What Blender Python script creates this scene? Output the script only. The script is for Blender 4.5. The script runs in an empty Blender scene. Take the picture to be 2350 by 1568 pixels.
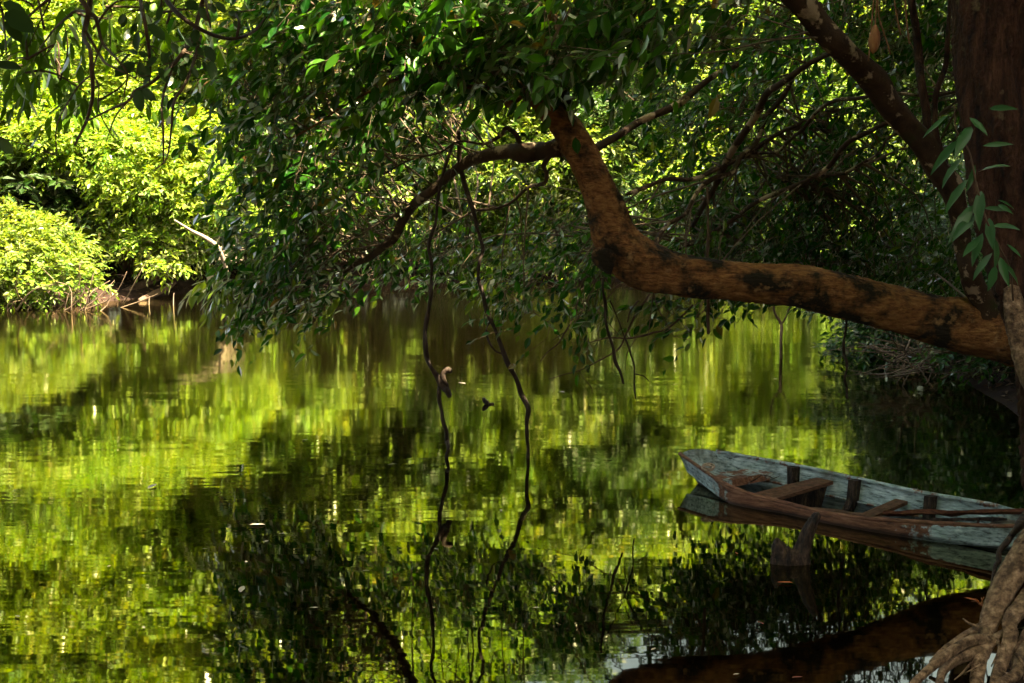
import bpy, math, random
import numpy as np
from mathutils import Vector, Matrix
from mathutils.geometry import tessellate_polygon

R = math.radians
SC = bpy.context.scene
COL = SC.collection

# ------------------------------------------------------------------ camera, sky, sun, exposure
CAM_Z, PITCH, FPX = 2.5, R(5.32), 3264.0          # FPX: focal length in pixels of a 2350 px wide picture
cam_d = bpy.data.cameras.new('camera')
cam_d.sensor_width = 36.0
cam_d.lens = 50.0
cam_d.clip_end = 2000
cam = bpy.data.objects.new('camera', cam_d)
cam.location = (0, 0, CAM_Z)
cam.rotation_euler = (R(90) - PITCH, 0, 0)
COL.objects.link(cam)
SC.camera = cam

SUN_EL = R(64)
SUN_H = Vector((0.80, -0.60))                      # horizontal direction towards the sun
SUN_H.normalize()
world = bpy.data.worlds.new('World')
SC.world = world
world.use_nodes = True
wn = world.node_tree
for n in list(wn.nodes):
    wn.nodes.remove(n)
sky = wn.nodes.new('ShaderNodeTexSky')
sky.sky_type = 'NISHITA'
sky.sun_disc = False
sky.sun_elevation = SUN_EL
sky.sun_rotation = math.atan2(SUN_H.x, SUN_H.y)
sky.air_density = 1.0
sky.dust_density = 6.0
sky.ozone_density = 1.0
bg = wn.nodes.new('ShaderNodeBackground')
bg.inputs['Strength'].default_value = 0.058
wo = wn.nodes.new('ShaderNodeOutputWorld')
wn.links.new(sky.outputs[0], bg.inputs[0])
wn.links.new(bg.outputs[0], wo.inputs[0])

sun_d = bpy.data.lights.new('sun', 'SUN')
sun_d.energy = 5.0
sun_d.angle = R(0.5)
sun_d.color = (1.0, 0.93, 0.80)
sun = bpy.data.objects.new('sun', sun_d)
to_sun = Vector((SUN_H.x * math.cos(SUN_EL), SUN_H.y * math.cos(SUN_EL), math.sin(SUN_EL)))
sun.rotation_euler = to_sun.to_track_quat('Z', 'Y').to_euler()
COL.objects.link(sun)

SC.view_settings.view_transform = 'Standard'
SC.view_settings.look = 'None'
SC.view_settings.gamma = 1.0
SC.view_settings.exposure = 3.3
SC.view_settings.use_white_balance = True
SC.view_settings.white_balance_temperature = 7600
cy = SC.cycles
cy.max_bounces = 4
cy.diffuse_bounces = 2
cy.glossy_bounces = 3
cy.transmission_bounces = 4
cy.transparent_max_bounces = 4
cy.caustics_reflective = False
cy.caustics_refractive = False
cy.sample_clamp_indirect = 6.0
cy.use_denoising = True
cy.use_adaptive_sampling = True
cy.adaptive_threshold = 0.03

# ------------------------------------------------------------------ helpers
CT, ST = math.cos(PITCH), math.sin(PITCH)


def at(u, v, Y):
    """point at depth Y that stands at picture point (u, v) of a 2350 x 1568 picture"""
    x = (u - 1175.0) / FPX
    z = -(v - 784.0) / FPX
    dy, dz = CT + z * ST, -ST + z * CT
    s = Y / dy
    return np.array((x * s, Y, CAM_Z + dz * s))


def wat(u, v, h=0.0):
    x = (u - 1175.0) / FPX
    z = -(v - 784.0) / FPX
    dy, dz = CT + z * ST, -ST + z * CT
    s = (h - CAM_Z) / dz
    return np.array((x * s, dy * s, h))


def unit(a):
    a = np.asarray(a, float)
    return a / (np.linalg.norm(a, axis=-1, keepdims=True) + 1e-9)


class Geo:
    """collects vertices and faces, becomes one mesh"""
    def __init__(self):
        self.V, self.F, self.n = [], {3: [], 4: []}, 0
        self.A = {}

    def add(self, V, F):
        V = np.asarray(V, float)
        F = np.asarray(F, int)
        if len(V) and len(F):
            self.F[F.shape[1]].append(F + self.n)
        self.V.append(V)
        self.n += len(V)

    def mesh(self, name, smooth=False):
        me = bpy.data.meshes.new(name)
        V = np.concatenate(self.V) if self.V else np.zeros((0, 3))
        me.vertices.add(len(V))
        me.vertices.foreach_set('co', V.astype(np.float32).ravel())
        loops, starts, tots, s = [], [], [], 0
        for k in (3, 4):
            if self.F[k]:
                F = np.concatenate(self.F[k])
                loops.append(F.ravel())
                starts.append(s + np.arange(len(F)) * k)
                tots.append(np.full(len(F), k))
                s += F.size
        loops = np.concatenate(loops)
        me.loops.add(len(loops))
        me.loops.foreach_set('vertex_index', loops.astype(np.int32))
        me.polygons.add(sum(len(t) for t in tots))
        me.polygons.foreach_set('loop_start', np.concatenate(starts).astype(np.int32))
        me.polygons.foreach_set('loop_total', np.concatenate(tots).astype(np.int32))
        me.update(calc_edges=True)
        me.polygons.foreach_set('use_smooth', np.full(len(me.polygons), bool(smooth)))
        me.validate()
        return me

    def build(self, name, mat, parent=None, smooth=False):
        return obj(name, self.mesh(name, smooth), mat, parent)


def obj(name, me, mat, parent=None):
    o = bpy.data.objects.new(name, me)
    if mat is not None and not me.materials:
        me.materials.append(mat)
    COL.objects.link(o)
    if parent is not None:
        o.parent = parent
        o.matrix_parent_inverse = Matrix.Translation(-Vector(parent.location)) if parent.parent is None else Matrix.Identity(4)
    return o


def tag(o, label=None, cat=None, group=None, kind=None):
    if label: o['label'] = label
    if cat: o['category'] = cat
    if group: o['group'] = group
    if kind: o['kind'] = kind
    return o


def thing(name, label, cat, loc=(0, 0, 0), group=None):
    o = bpy.data.objects.new(name, None)
    o.location = [float(c) for c in loc]
    o.empty_display_size = 0.2
    COL.objects.link(o)
    return tag(o, label, cat, group)


def catmull(P, n):
    P = np.asarray(P, float)
    if len(P) == 2:
        t = np.linspace(0, 1, n)[:, None]
        return P[0] * (1 - t) + P[1] * t
    Q = np.vstack([2 * P[0] - P[1], P, 2 * P[-1] - P[-2]])
    m = len(P) - 1
    tt = np.linspace(0, m, n)
    i = np.minimum(tt.astype(int), m - 1)
    t = (tt - i)[:, None]
    p0, p1, p2, p3 = Q[i], Q[i + 1], Q[i + 2], Q[i + 3]
    return 0.5 * (2 * p1 + (p2 - p0) * t + (2 * p0 - 5 * p1 + 4 * p2 - p3) * t ** 2 + (3 * p1 - p0 - 3 * p2 + p3) * t ** 3)


def tube(g, P, rad, seg=8, n=None, lump=0.0, rng=None, tip=True):
    """a limb along the points P with the radii rad, uneven by lump"""
    P = np.asarray(P, float)
    rad = np.asarray(rad, float) * np.ones(len(P))
    n = n or max(4, 4 * (len(P) - 1) + 1)
    full = catmull(np.column_stack([P, rad]), n)
    C, r = full[:, :3], np.maximum(full[:, 3], 1e-4)
    T = unit(np.gradient(C, axis=0))
    ref = np.array((0, 0, 1.0)) if abs(T[0][2]) < 0.9 else np.array((1.0, 0, 0))
    N = unit(np.cross(T[0], ref))
    rings = []
    th = np.linspace(0, 2 * np.pi, seg, endpoint=False)
    if lump and rng is not None:
        ks = [(rng.integers(1, 5), rng.uniform(0.5, 5), rng.uniform(0, 6.3), rng.uniform(0.3, 1)) for _ in range(9)]
        ks += [(rng.integers(4, 9), rng.uniform(3, 14), rng.uniform(0, 6.3), rng.uniform(0.1, 0.4)) for _ in range(8)]
    s = np.concatenate([[0], np.cumsum(np.linalg.norm(np.diff(C, axis=0), axis=1))])
    for i in range(n):
        N = unit(N - T[i] * np.dot(N, T[i]))
        B = np.cross(T[i], N)
        rr = np.full(seg, r[i])
        if lump and rng is not None:
            d = sum(a * np.sin(k * th + m * s[i] + ph) for k, m, ph, a in ks)
            rr = rr * (1 + lump * d / 2.2 + lump * 0.16 * rng.normal(0, 1, seg) * (seg > 9))
        rings.append(C[i] + np.outer(rr * np.cos(th), N) + np.outer(rr * np.sin(th), B))
    if tip:
        rings.append(np.tile(C[-1] + T[-1] * r[-1] * 0.5, (seg, 1)) + (rings[-1] - C[-1]) * 0.08)
        rings.insert(0, np.tile(C[0] - T[0] * r[0] * 0.3, (seg, 1)) + (rings[0] - C[0]) * 0.08)
    V = np.concatenate(rings)
    m = len(rings)
    i = np.arange(m - 1)[:, None] * seg
    j = np.arange(seg)[None, :]
    jn = (j + 1) % seg
    F = np.stack([i + j, i + jn, i + seg + jn, i + seg + j], axis=-1).reshape(-1, 4)
    g.add(V, F)
    return C


def box(g, c, a, b, h):
    """a box from its centre and three half-axis vectors"""
    c, a, b, h = (np.asarray(q, float) for q in (c, a, b, h))
    V = [c + i * a + j * b + k * h for k in (-1, 1) for j in (-1, 1) for i in (-1, 1)]
    F = [(0, 2, 3, 1), (4, 5, 7, 6), (0, 1, 5, 4), (2, 6, 7, 3), (0, 4, 6, 2), (1, 3, 7, 5)]
    g.add(V, F)


def leaves4(g, P, A, N, L, W):
    """many small leaves, each a folded four-point blade"""
    S = unit(np.cross(A, N))
    N = np.cross(S, A)
    L, W = np.asarray(L)[:, None], np.asarray(W)[:, None]
    b = P
    l = P + A * L * 0.42 + S * W * 0.5 + N * W * 0.16
    r = P + A * L * 0.42 - S * W * 0.5 + N * W * 0.16
    t = P + A * L - N * L * 0.06
    V = np.stack([b, l, t, r], axis=1).reshape(-1, 3)
    k = np.arange(len(P))[:, None] * 4
    F = np.concatenate([k + np.array([0, 1, 2])[None, :], k + np.array([0, 2, 3])[None, :]])
    g.add(V, F)


LEAF_T = [(0.22, 0.38), (0.50, 0.50), (0.78, 0.30)]


def leaves8(g, P, A, N, L, W, droop=0.18, tmpl=LEAF_T):
    """leaves with a midrib, a rounded blade and a bent tip"""
    S = unit(np.cross(A, N))
    N = np.cross(S, A)
    L, W = np.asarray(L)[:, None], np.asarray(W)[:, None]
    cols = [P]
    for t, w in tmpl:
        m = P + A * L * t - N * L * droop * t * t
        cols += [m + S * W * w + N * W * 0.14, m, m - S * W * w + N * W * 0.14]
    cols.append(P + A * L - N * L * droop)
    V = np.stack(cols, axis=1)
    nv = V.shape[1]
    k = np.arange(len(P))[:, None] * nv
    tri, quad = [(0, 1, 2), (0, 2, 3)], []
    m = len(tmpl)
    for i in range(m - 1):
        a = 1 + 3 * i
        quad += [(a, a + 3, a + 4, a + 1), (a + 1, a + 4, a + 5, a + 2)]
    e = 1 + 3 * (m - 1)
    tri += [(e, nv - 1, e + 1), (e + 1, nv - 1, e + 2)]
    base = g.n
    g.V.append(V.reshape(-1, 3))
    for T in tri:
        g.F[3].append(k + np.array(T)[None, :] + base)
    for Q in quad:
        g.F[4].append(k + np.array(Q)[None, :] + base)
    g.n += V.shape[0] * nv


# ------------------------------------------------------------------ materials
def new_mat(name):
    m = bpy.data.materials.new(name)
    m.use_nodes = True
    nt = m.node_tree
    for n in list(nt.nodes):
        nt.nodes.remove(n)
    out = nt.nodes.new('ShaderNodeOutputMaterial')
    return m, nt, out


def node(nt, kind, **kw):
    n = nt.nodes.new(kind)
    for k, v in kw.items():
        if k.startswith('i_'):
            key = k[2:]
            key = int(key) if key.isdigit() else key
            n.inputs[key].default_value = v
        else:
            setattr(n, k, v)
    return n


def ramp(nt, fac, stops, interp='LINEAR'):
    r = nt.nodes.new('ShaderNodeValToRGB')
    r.color_ramp.interpolation = interp
    el = r.color_ramp.elements
    while len(el) < len(stops):
        el.new(0.5)
    for e, (p, c) in zip(el, stops):
        e.position = p
        e.color = (*c, 1) if len(c) == 3 else c
    nt.links.new(fac, r.inputs[0])
    return r.outputs[0]


def leaf_mat(name, stops, trans_gain=1.6, trans=0.45, gloss=0.10, rough=0.38, fine=0.0):
    m, nt, out = new_mat(name)
    geo = node(nt, 'ShaderNodeNewGeometry')
    col = ramp(nt, geo.outputs['Random Per Island'], stops)
    oi = node(nt, 'ShaderNodeObjectInfo')
    hsv = node(nt, 'ShaderNodeHueSaturation')
    mr = node(nt, 'ShaderNodeMapRange', i_3=0.78, i_4=1.22)
    nt.links.new(oi.outputs['Random'], mr.inputs[0])
    nt.links.new(mr.outputs[0], hsv.inputs['Value'])
    nt.links.new(col, hsv.inputs['Color'])
    tc = node(nt, 'ShaderNodeTexCoord')
    ns = node(nt, 'ShaderNodeTexNoise', i_Scale=0.45, i_Detail=2.0)
    nt.links.new(tc.outputs['Object'], ns.inputs[0])
    mh = node(nt, 'ShaderNodeMapRange', i_1=0.3, i_2=0.7, i_3=0.485, i_4=0.515)
    nt.links.new(ns.outputs[0], mh.inputs[0])
    nt.links.new(mh.outputs[0], hsv.inputs['Hue'])
    base = hsv.outputs[0]
    d = node(nt, 'ShaderNodeBsdfDiffuse')
    nt.links.new(base, d.inputs[0])
    tg = node(nt, 'ShaderNodeMixRGB', blend_type='MULTIPLY', i_0=1.0, i_2=(trans_gain * 1.15, trans_gain, trans_gain * 0.35, 1))
    nt.links.new(base, tg.inputs[1])
    t = node(nt, 'ShaderNodeBsdfTranslucent')
    nt.links.new(tg.outputs[0], t.inputs[0])
    mx = node(nt, 'ShaderNodeMixShader', i_0=trans)
    nt.links.new(d.outputs[0], mx.inputs[1])
    nt.links.new(t.outputs[0], mx.inputs[2])
    gl = node(nt, 'ShaderNodeBsdfGlossy', i_Roughness=rough, i_Color=(1.0, 0.98, 0.82, 1))
    fr = node(nt, 'ShaderNodeFresnel', i_IOR=1.42)
    mm = node(nt, 'ShaderNodeMath', operation='MULTIPLY', i_1=gloss / 0.1)
    nt.links.new(fr.outputs[0], mm.inputs[0])
    m2 = node(nt, 'ShaderNodeMixShader')
    nt.links.new(mm.outputs[0], m2.inputs[0])
    nt.links.new(mx.outputs[0], m2.inputs[1])
    nt.links.new(gl.outputs[0], m2.inputs[2])
    nt.links.new(m2.outputs[0], out.inputs[0])
    return m


def rough_mat(name, stops, scale=6.0, stretch=(1, 1, 1), bump=0.4, rough=0.8, second=None, spec=0.25, detail=8.0, dist=0.03):
    """bark, soil, wood: noise colour, an optional patchy second colour, and fine relief"""
    m, nt, out = new_mat(name)
    tc = node(nt, 'ShaderNodeTexCoord')
    mp = node(nt, 'ShaderNodeMapping')
    mp.inputs['Scale'].default_value = stretch
    nt.links.new(tc.outputs['Object'], mp.inputs[0])
    ns = node(nt, 'ShaderNodeTexNoise', i_Scale=scale, i_Detail=detail, i_Roughness=0.65)
    nt.links.new(mp.outputs[0], ns.inputs[0])
    col = ramp(nt, ns.outputs[0], stops)
    if second:
        c2, sc2, lo, hi = second[:4]
        n2 = node(nt, 'ShaderNodeTexNoise', i_Scale=sc2, i_Detail=6.0, i_Roughness=0.62)
        nt.links.new(tc.outputs['Object'], n2.inputs[0])
        mk = ramp(nt, n2.outputs[0], [(lo, (0, 0, 0)), (hi, (1, 1, 1))])
        mx = node(nt, 'ShaderNodeMixRGB', i_2=(*c2, 1))
        nt.links.new(mk, mx.inputs[0])
        nt.links.new(col, mx.inputs[1])
        col = mx.outputs[0]
        if len(second) > 4:
            c3, sc3, lo3, hi3 = second[4:]
            n3 = node(nt, 'ShaderNodeTexNoise', i_Scale=sc3, i_Detail=5.0, i_Roughness=0.6)
            nt.links.new(tc.outputs['Object'], n3.inputs[0])
            mk3 = ramp(nt, n3.outputs[0], [(lo3, (0, 0, 0)), (hi3, (1, 1, 1))])
            mx3 = node(nt, 'ShaderNodeMixRGB', i_2=(*c3, 1))
            nt.links.new(mk3, mx3.inputs[0])
            nt.links.new(col, mx3.inputs[1])
            col = mx3.outputs[0]
    p = node(nt, 'ShaderNodeBsdfPrincipled', i_Roughness=rough)
    p.inputs['Specular IOR Level'].default_value = spec
    nt.links.new(col, p.inputs['Base Color'])
    b = node(nt, 'ShaderNodeBump', i_Strength=bump, i_Distance=dist)
    nt.links.new(ns.outputs[0], b.inputs['Height'])
    nt.links.new(b.outputs[0], p.inputs['Normal'])
    nt.links.new(p.outputs[0], out.inputs[0])
    return m


M = {}
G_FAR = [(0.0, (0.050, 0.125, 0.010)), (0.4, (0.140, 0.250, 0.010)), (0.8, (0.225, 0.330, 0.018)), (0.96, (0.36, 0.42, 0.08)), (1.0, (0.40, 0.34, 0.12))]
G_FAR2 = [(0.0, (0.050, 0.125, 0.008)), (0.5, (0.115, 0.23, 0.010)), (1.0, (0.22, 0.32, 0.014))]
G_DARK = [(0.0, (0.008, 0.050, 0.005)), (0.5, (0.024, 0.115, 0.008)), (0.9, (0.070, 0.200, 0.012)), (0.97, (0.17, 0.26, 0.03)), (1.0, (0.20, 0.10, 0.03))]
G_SHRUB = [(0.0, (0.010, 0.055, 0.010)), (0.6, (0.024, 0.100, 0.014)), (1.0, (0.07, 0.16, 0.018))]
G_YOUNG = [(0.0, (0.12, 0.24, 0.015)), (1.0, (0.26, 0.36, 0.04))]
G_THICK = [(0.0, (0.018, 0.045, 0.014)), (0.7, (0.032, 0.075, 0.02)), (1.0, (0.085, 0.095, 0.02))]
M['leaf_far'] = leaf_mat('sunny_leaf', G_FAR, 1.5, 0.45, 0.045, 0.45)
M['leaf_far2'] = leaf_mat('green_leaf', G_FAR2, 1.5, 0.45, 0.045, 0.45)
M['leaf_shade'] = leaf_mat('shade_green_leaf', [(0.0, (0.012, 0.040, 0.004)), (0.6, (0.030, 0.080, 0.008)), (1.0, (0.07, 0.13, 0.012))], 1.5, 0.4, 0.05, 0.4)  # darker leaf colour standing in for the shaded gaps and hollows of the forest
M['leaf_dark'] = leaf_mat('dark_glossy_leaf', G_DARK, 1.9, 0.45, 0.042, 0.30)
M['leaf_shrub'] = leaf_mat('shrub_leaf', G_SHRUB, 1.6, 0.40, 0.055, 0.30)
M['leaf_young'] = leaf_mat('young_leaf', G_YOUNG, 1.5, 0.5, 0.09, 0.36)
M['leaf_lance'] = leaf_mat('lance_leaf', [(0.0, (0.04, 0.13, 0.008)), (1.0, (0.10, 0.23, 0.014))], 1.4, 0.45, 0.03, 0.4)
M['leaf_thick'] = leaf_mat('thick_leaf', G_THICK, 1.8, 0.30, 0.05, 0.38)
M['leaf_climb'] = leaf_mat('climber_leaf', [(0.0, (0.014, 0.065, 0.018)), (0.8, (0.035, 0.12, 0.035)), (1.0, (0.08, 0.13, 0.03))], 1.3, 0.25, 0.08, 0.34)
M['bark'] = rough_mat('orange_bark', [(0.30, (0.070, 0.024, 0.008)), (0.48, (0.30, 0.125, 0.036)), (0.70, (0.52, 0.26, 0.085))], 10.0, (0.9, 2.6, 3.0), 1.0, 0.88,
                      ((0.022, 0.016, 0.007), 2.8, 0.455, 0.58, (0.50, 0.28, 0.11), 7.0, 0.60, 0.72), dist=0.06)
M['bark_mossy'] = rough_mat('mossy_bark', [(0.3, (0.022, 0.012, 0.006)), (0.6, (0.060, 0.032, 0.014)), (0.8, (0.11, 0.06, 0.025))], 8.0, (1, 1, 1), 0.7, 0.88,
                            ((0.40, 0.29, 0.17), 3.6, 0.56, 0.60, (0.03, 0.035, 0.008), 4.0, 0.58, 0.7))
M['bark_red'] = rough_mat('rough_red_bark', [(0.35, (0.010, 0.005, 0.003)), (0.5, (0.050, 0.020, 0.009)), (0.7, (0.12, 0.055, 0.026))], 7.0, (2.4, 2.4, 0.55), 1.0, 0.9,
                          ((0.16, 0.12, 0.06), 4.5, 0.60, 0.68), dist=0.10)
M['bark_root'] = rough_mat('root_bark', [(0.34, (0.055, 0.032, 0.016)), (0.5, (0.20, 0.125, 0.064)), (0.66, (0.40, 0.27, 0.15))], 26.0, (1, 1, 1), 0.9, 0.85,
                           ((0.045, 0.026, 0.013), 9.0, 0.50, 0.66))
M['bark_far'] = rough_mat('far_bark', [(0.3, (0.05, 0.03, 0.018)), (0.7, (0.19, 0.12, 0.075))], 4.0, (2, 2, 0.6), 0.4, 0.9)
M['twig'] = rough_mat('twig_bark', [(0.3, (0.045, 0.026, 0.014)), (0.7, (0.13, 0.085, 0.045))], 12.0, (1, 1, 1), 0.2, 0.8)
M['twig_mid'] = rough_mat('brown_twig_bark', [(0.3, (0.08, 0.05, 0.028)), (0.7, (0.24, 0.17, 0.10))], 9.0, (1, 1, 1), 0.2, 0.8)
M['twig_dark'] = rough_mat('dark_twig_bark', [(0.3, (0.014, 0.009, 0.005)), (0.7, (0.05, 0.030, 0.016))], 12.0, (1, 1, 1), 0.2, 0.8)
M['twig_pale'] = rough_mat('pale_twig_bark', [(0.3, (0.20, 0.15, 0.10)), (0.7, (0.42, 0.33, 0.22))], 12.0, (1, 1, 1), 0.2, 0.8)
M['soil'] = rough_mat('red_forest_soil', [(0.3, (0.010, 0.005, 0.003)), (0.55, (0.026, 0.012, 0.006)), (0.75, (0.065, 0.036, 0.020))], 3.5, (1, 1, 1), 0.8, 0.95,
                      ((0.10, 0.065, 0.04), 12.0, 0.63, 0.72))
M['wet_wood'] = rough_mat('wet_dark_wood', [(0.38, (0.005, 0.003, 0.002)), (0.5, (0.028, 0.016, 0.009)), (0.66, (0.10, 0.062, 0.036))], 14.0, (2, 2, 0.6), 0.8, 0.6)
M['old_wood'] = rough_mat('old_brown_wood', [(0.3, (0.060, 0.030, 0.016)), (0.55, (0.16, 0.078, 0.042)), (0.8, (0.28, 0.16, 0.095))], 18.0, (1.0, 1.0, 4), 0.4, 0.75)
M['broken_wood'] = rough_mat('broken_red_wood', [(0.3, (0.05, 0.015, 0.008)), (0.55, (0.15, 0.05, 0.022)), (0.8, (0.30, 0.14, 0.07))], 22.0, (1.0, 1.0, 3), 0.6, 0.75)
M['pale_wood'] = rough_mat('pale_bleached_wood', [(0.3, (0.25, 0.22, 0.17)), (0.7, (0.55, 0.50, 0.40))], 18.0, (1, 1, 3), 0.3, 0.7)
M['iron'] = rough_mat('rusty_iron', [(0.3, (0.02, 0.012, 0.01)), (0.7, (0.08, 0.035, 0.02))], 30.0, (1, 1, 1), 0.3, 0.6)
M['rope'] = rough_mat('pale_rope', [(0.3, (0.25, 0.18, 0.12)), (0.7, (0.5, 0.4, 0.28))], 40.0, (1, 1, 1), 0.4, 0.9)
M['pod'] = rough_mat('orange_pod', [(0.3, (0.28, 0.10, 0.035)), (0.7, (0.55, 0.26, 0.11))], 20.0, (2, 2, 0.5), 0.4, 0.6)
M['stalk'] = rough_mat('stalk', [(0.3, (0.16, 0.07, 0.03)), (0.7, (0.34, 0.17, 0.08))], 20.0, (1, 1, 1), 0.2, 0.7)


def boat_paint():
    m, nt, out = new_mat('worn_blue_boat_paint')
    tc = node(nt, 'ShaderNodeTexCoord')
    at_ = node(nt, 'ShaderNodeAttribute', attribute_name='wear')
    n1 = node(nt, 'ShaderNodeTexNoise', i_Scale=7.0, i_Detail=10.0, i_Roughness=0.72)
    n2 = node(nt, 'ShaderNodeTexNoise', i_Scale=4.5, i_Detail=9.0, i_Roughness=0.72)
    mp = node(nt, 'ShaderNodeMapping')
    rt = node(nt, 'ShaderNodeMapping')
    rt.inputs['Rotation'].default_value = (0, 0, R(51))
    nt.links.new(tc.outputs['Object'], rt.inputs[0])
    mp.inputs['Scale'].default_value = (1.0, 7.0, 9.0)
    nt.links.new(rt.outputs[0], mp.inputs[0])
    nt.links.new(tc.outputs['Object'], n1.inputs[0])
    nt.links.new(mp.outputs[0], n2.inputs[0])
    paint = ramp(nt, n2.outputs[0], [(0.36, (0.045, 0.055, 0.048)), (0.44, (0.26, 0.35, 0.34)), (0.54, (0.45, 0.57, 0.56)), (0.66, (0.70, 0.80, 0.78))])
    wood = ramp(nt, n2.outputs[0], [(0.36, (0.055, 0.022, 0.012)), (0.5, (0.20, 0.085, 0.042)), (0.66, (0.34, 0.17, 0.095))])
    ad = node(nt, 'ShaderNodeMath', operation='MULTIPLY_ADD', i_1=1.5)
    nt.links.new(n1.outputs[0], ad.inputs[0])
    nt.links.new(at_.outputs['Fac'], ad.inputs[2])
    hv = node(nt, 'ShaderNodeMath', operation='MULTIPLY', i_1=0.5)
    nt.links.new(ad.outputs[0], hv.inputs[0])
    mk = ramp(nt, hv.outputs[0], [(0.55, (0, 0, 0)), (0.60, (1, 1, 1))])
    n3 = node(nt, 'ShaderNodeTexNoise', i_Scale=3.2, i_Detail=6.0, i_Roughness=0.65)
    nt.links.new(rt.outputs[0], n3.inputs[0])
    grime = ramp(nt, n3.outputs[0], [(0.34, (0.40, 0.37, 0.30)), (0.48, (0.9, 0.9, 0.86)), (0.62, (1.15, 1.15, 1.12))])
    gm = node(nt, 'ShaderNodeMixRGB', blend_type='MULTIPLY', i_0=1.0)
    nt.links.new(paint, gm.inputs[1])
    nt.links.new(grime, gm.inputs[2])
    paint = gm.outputs[0]
    mx = node(nt, 'ShaderNodeMixRGB')
    nt.links.new(mk, mx.inputs[0])
    nt.links.new(paint, mx.inputs[1])
    nt.links.new(wood, mx.inputs[2])
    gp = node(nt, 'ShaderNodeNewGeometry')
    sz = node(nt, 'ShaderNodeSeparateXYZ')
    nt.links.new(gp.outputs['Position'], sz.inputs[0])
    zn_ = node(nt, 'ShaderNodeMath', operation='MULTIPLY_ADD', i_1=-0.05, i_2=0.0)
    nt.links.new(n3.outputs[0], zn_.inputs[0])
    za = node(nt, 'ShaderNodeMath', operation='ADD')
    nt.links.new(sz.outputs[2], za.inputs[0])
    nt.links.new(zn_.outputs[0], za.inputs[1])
    shade_line = node(nt, 'ShaderNodeMapRange', i_1=-0.012, i_2=0.018, i_3=0.16, i_4=1.0)   # shadow line painted into the hull colour just above the water
    nt.links.new(za.outputs[0], shade_line.inputs[0])
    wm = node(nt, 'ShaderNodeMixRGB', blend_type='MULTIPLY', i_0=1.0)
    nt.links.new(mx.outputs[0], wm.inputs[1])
    nt.links.new(shade_line.outputs[0], wm.inputs[2])
    p = node(nt, 'ShaderNodeBsdfPrincipled', i_Roughness=0.7)
    p.inputs['Specular IOR Level'].default_value = 0.3
    nt.links.new(wm.outputs[0], p.inputs['Base Color'])
    b = node(nt, 'ShaderNodeBump', i_Strength=0.45, i_Distance=0.008)
    nt.links.new(n2.outputs[0], b.inputs['Height'])
    nt.links.new(b.outputs[0], p.inputs['Normal'])
    nt.links.new(p.outputs[0], out.inputs[0])
    return m


M['boat'] = boat_paint()


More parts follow.
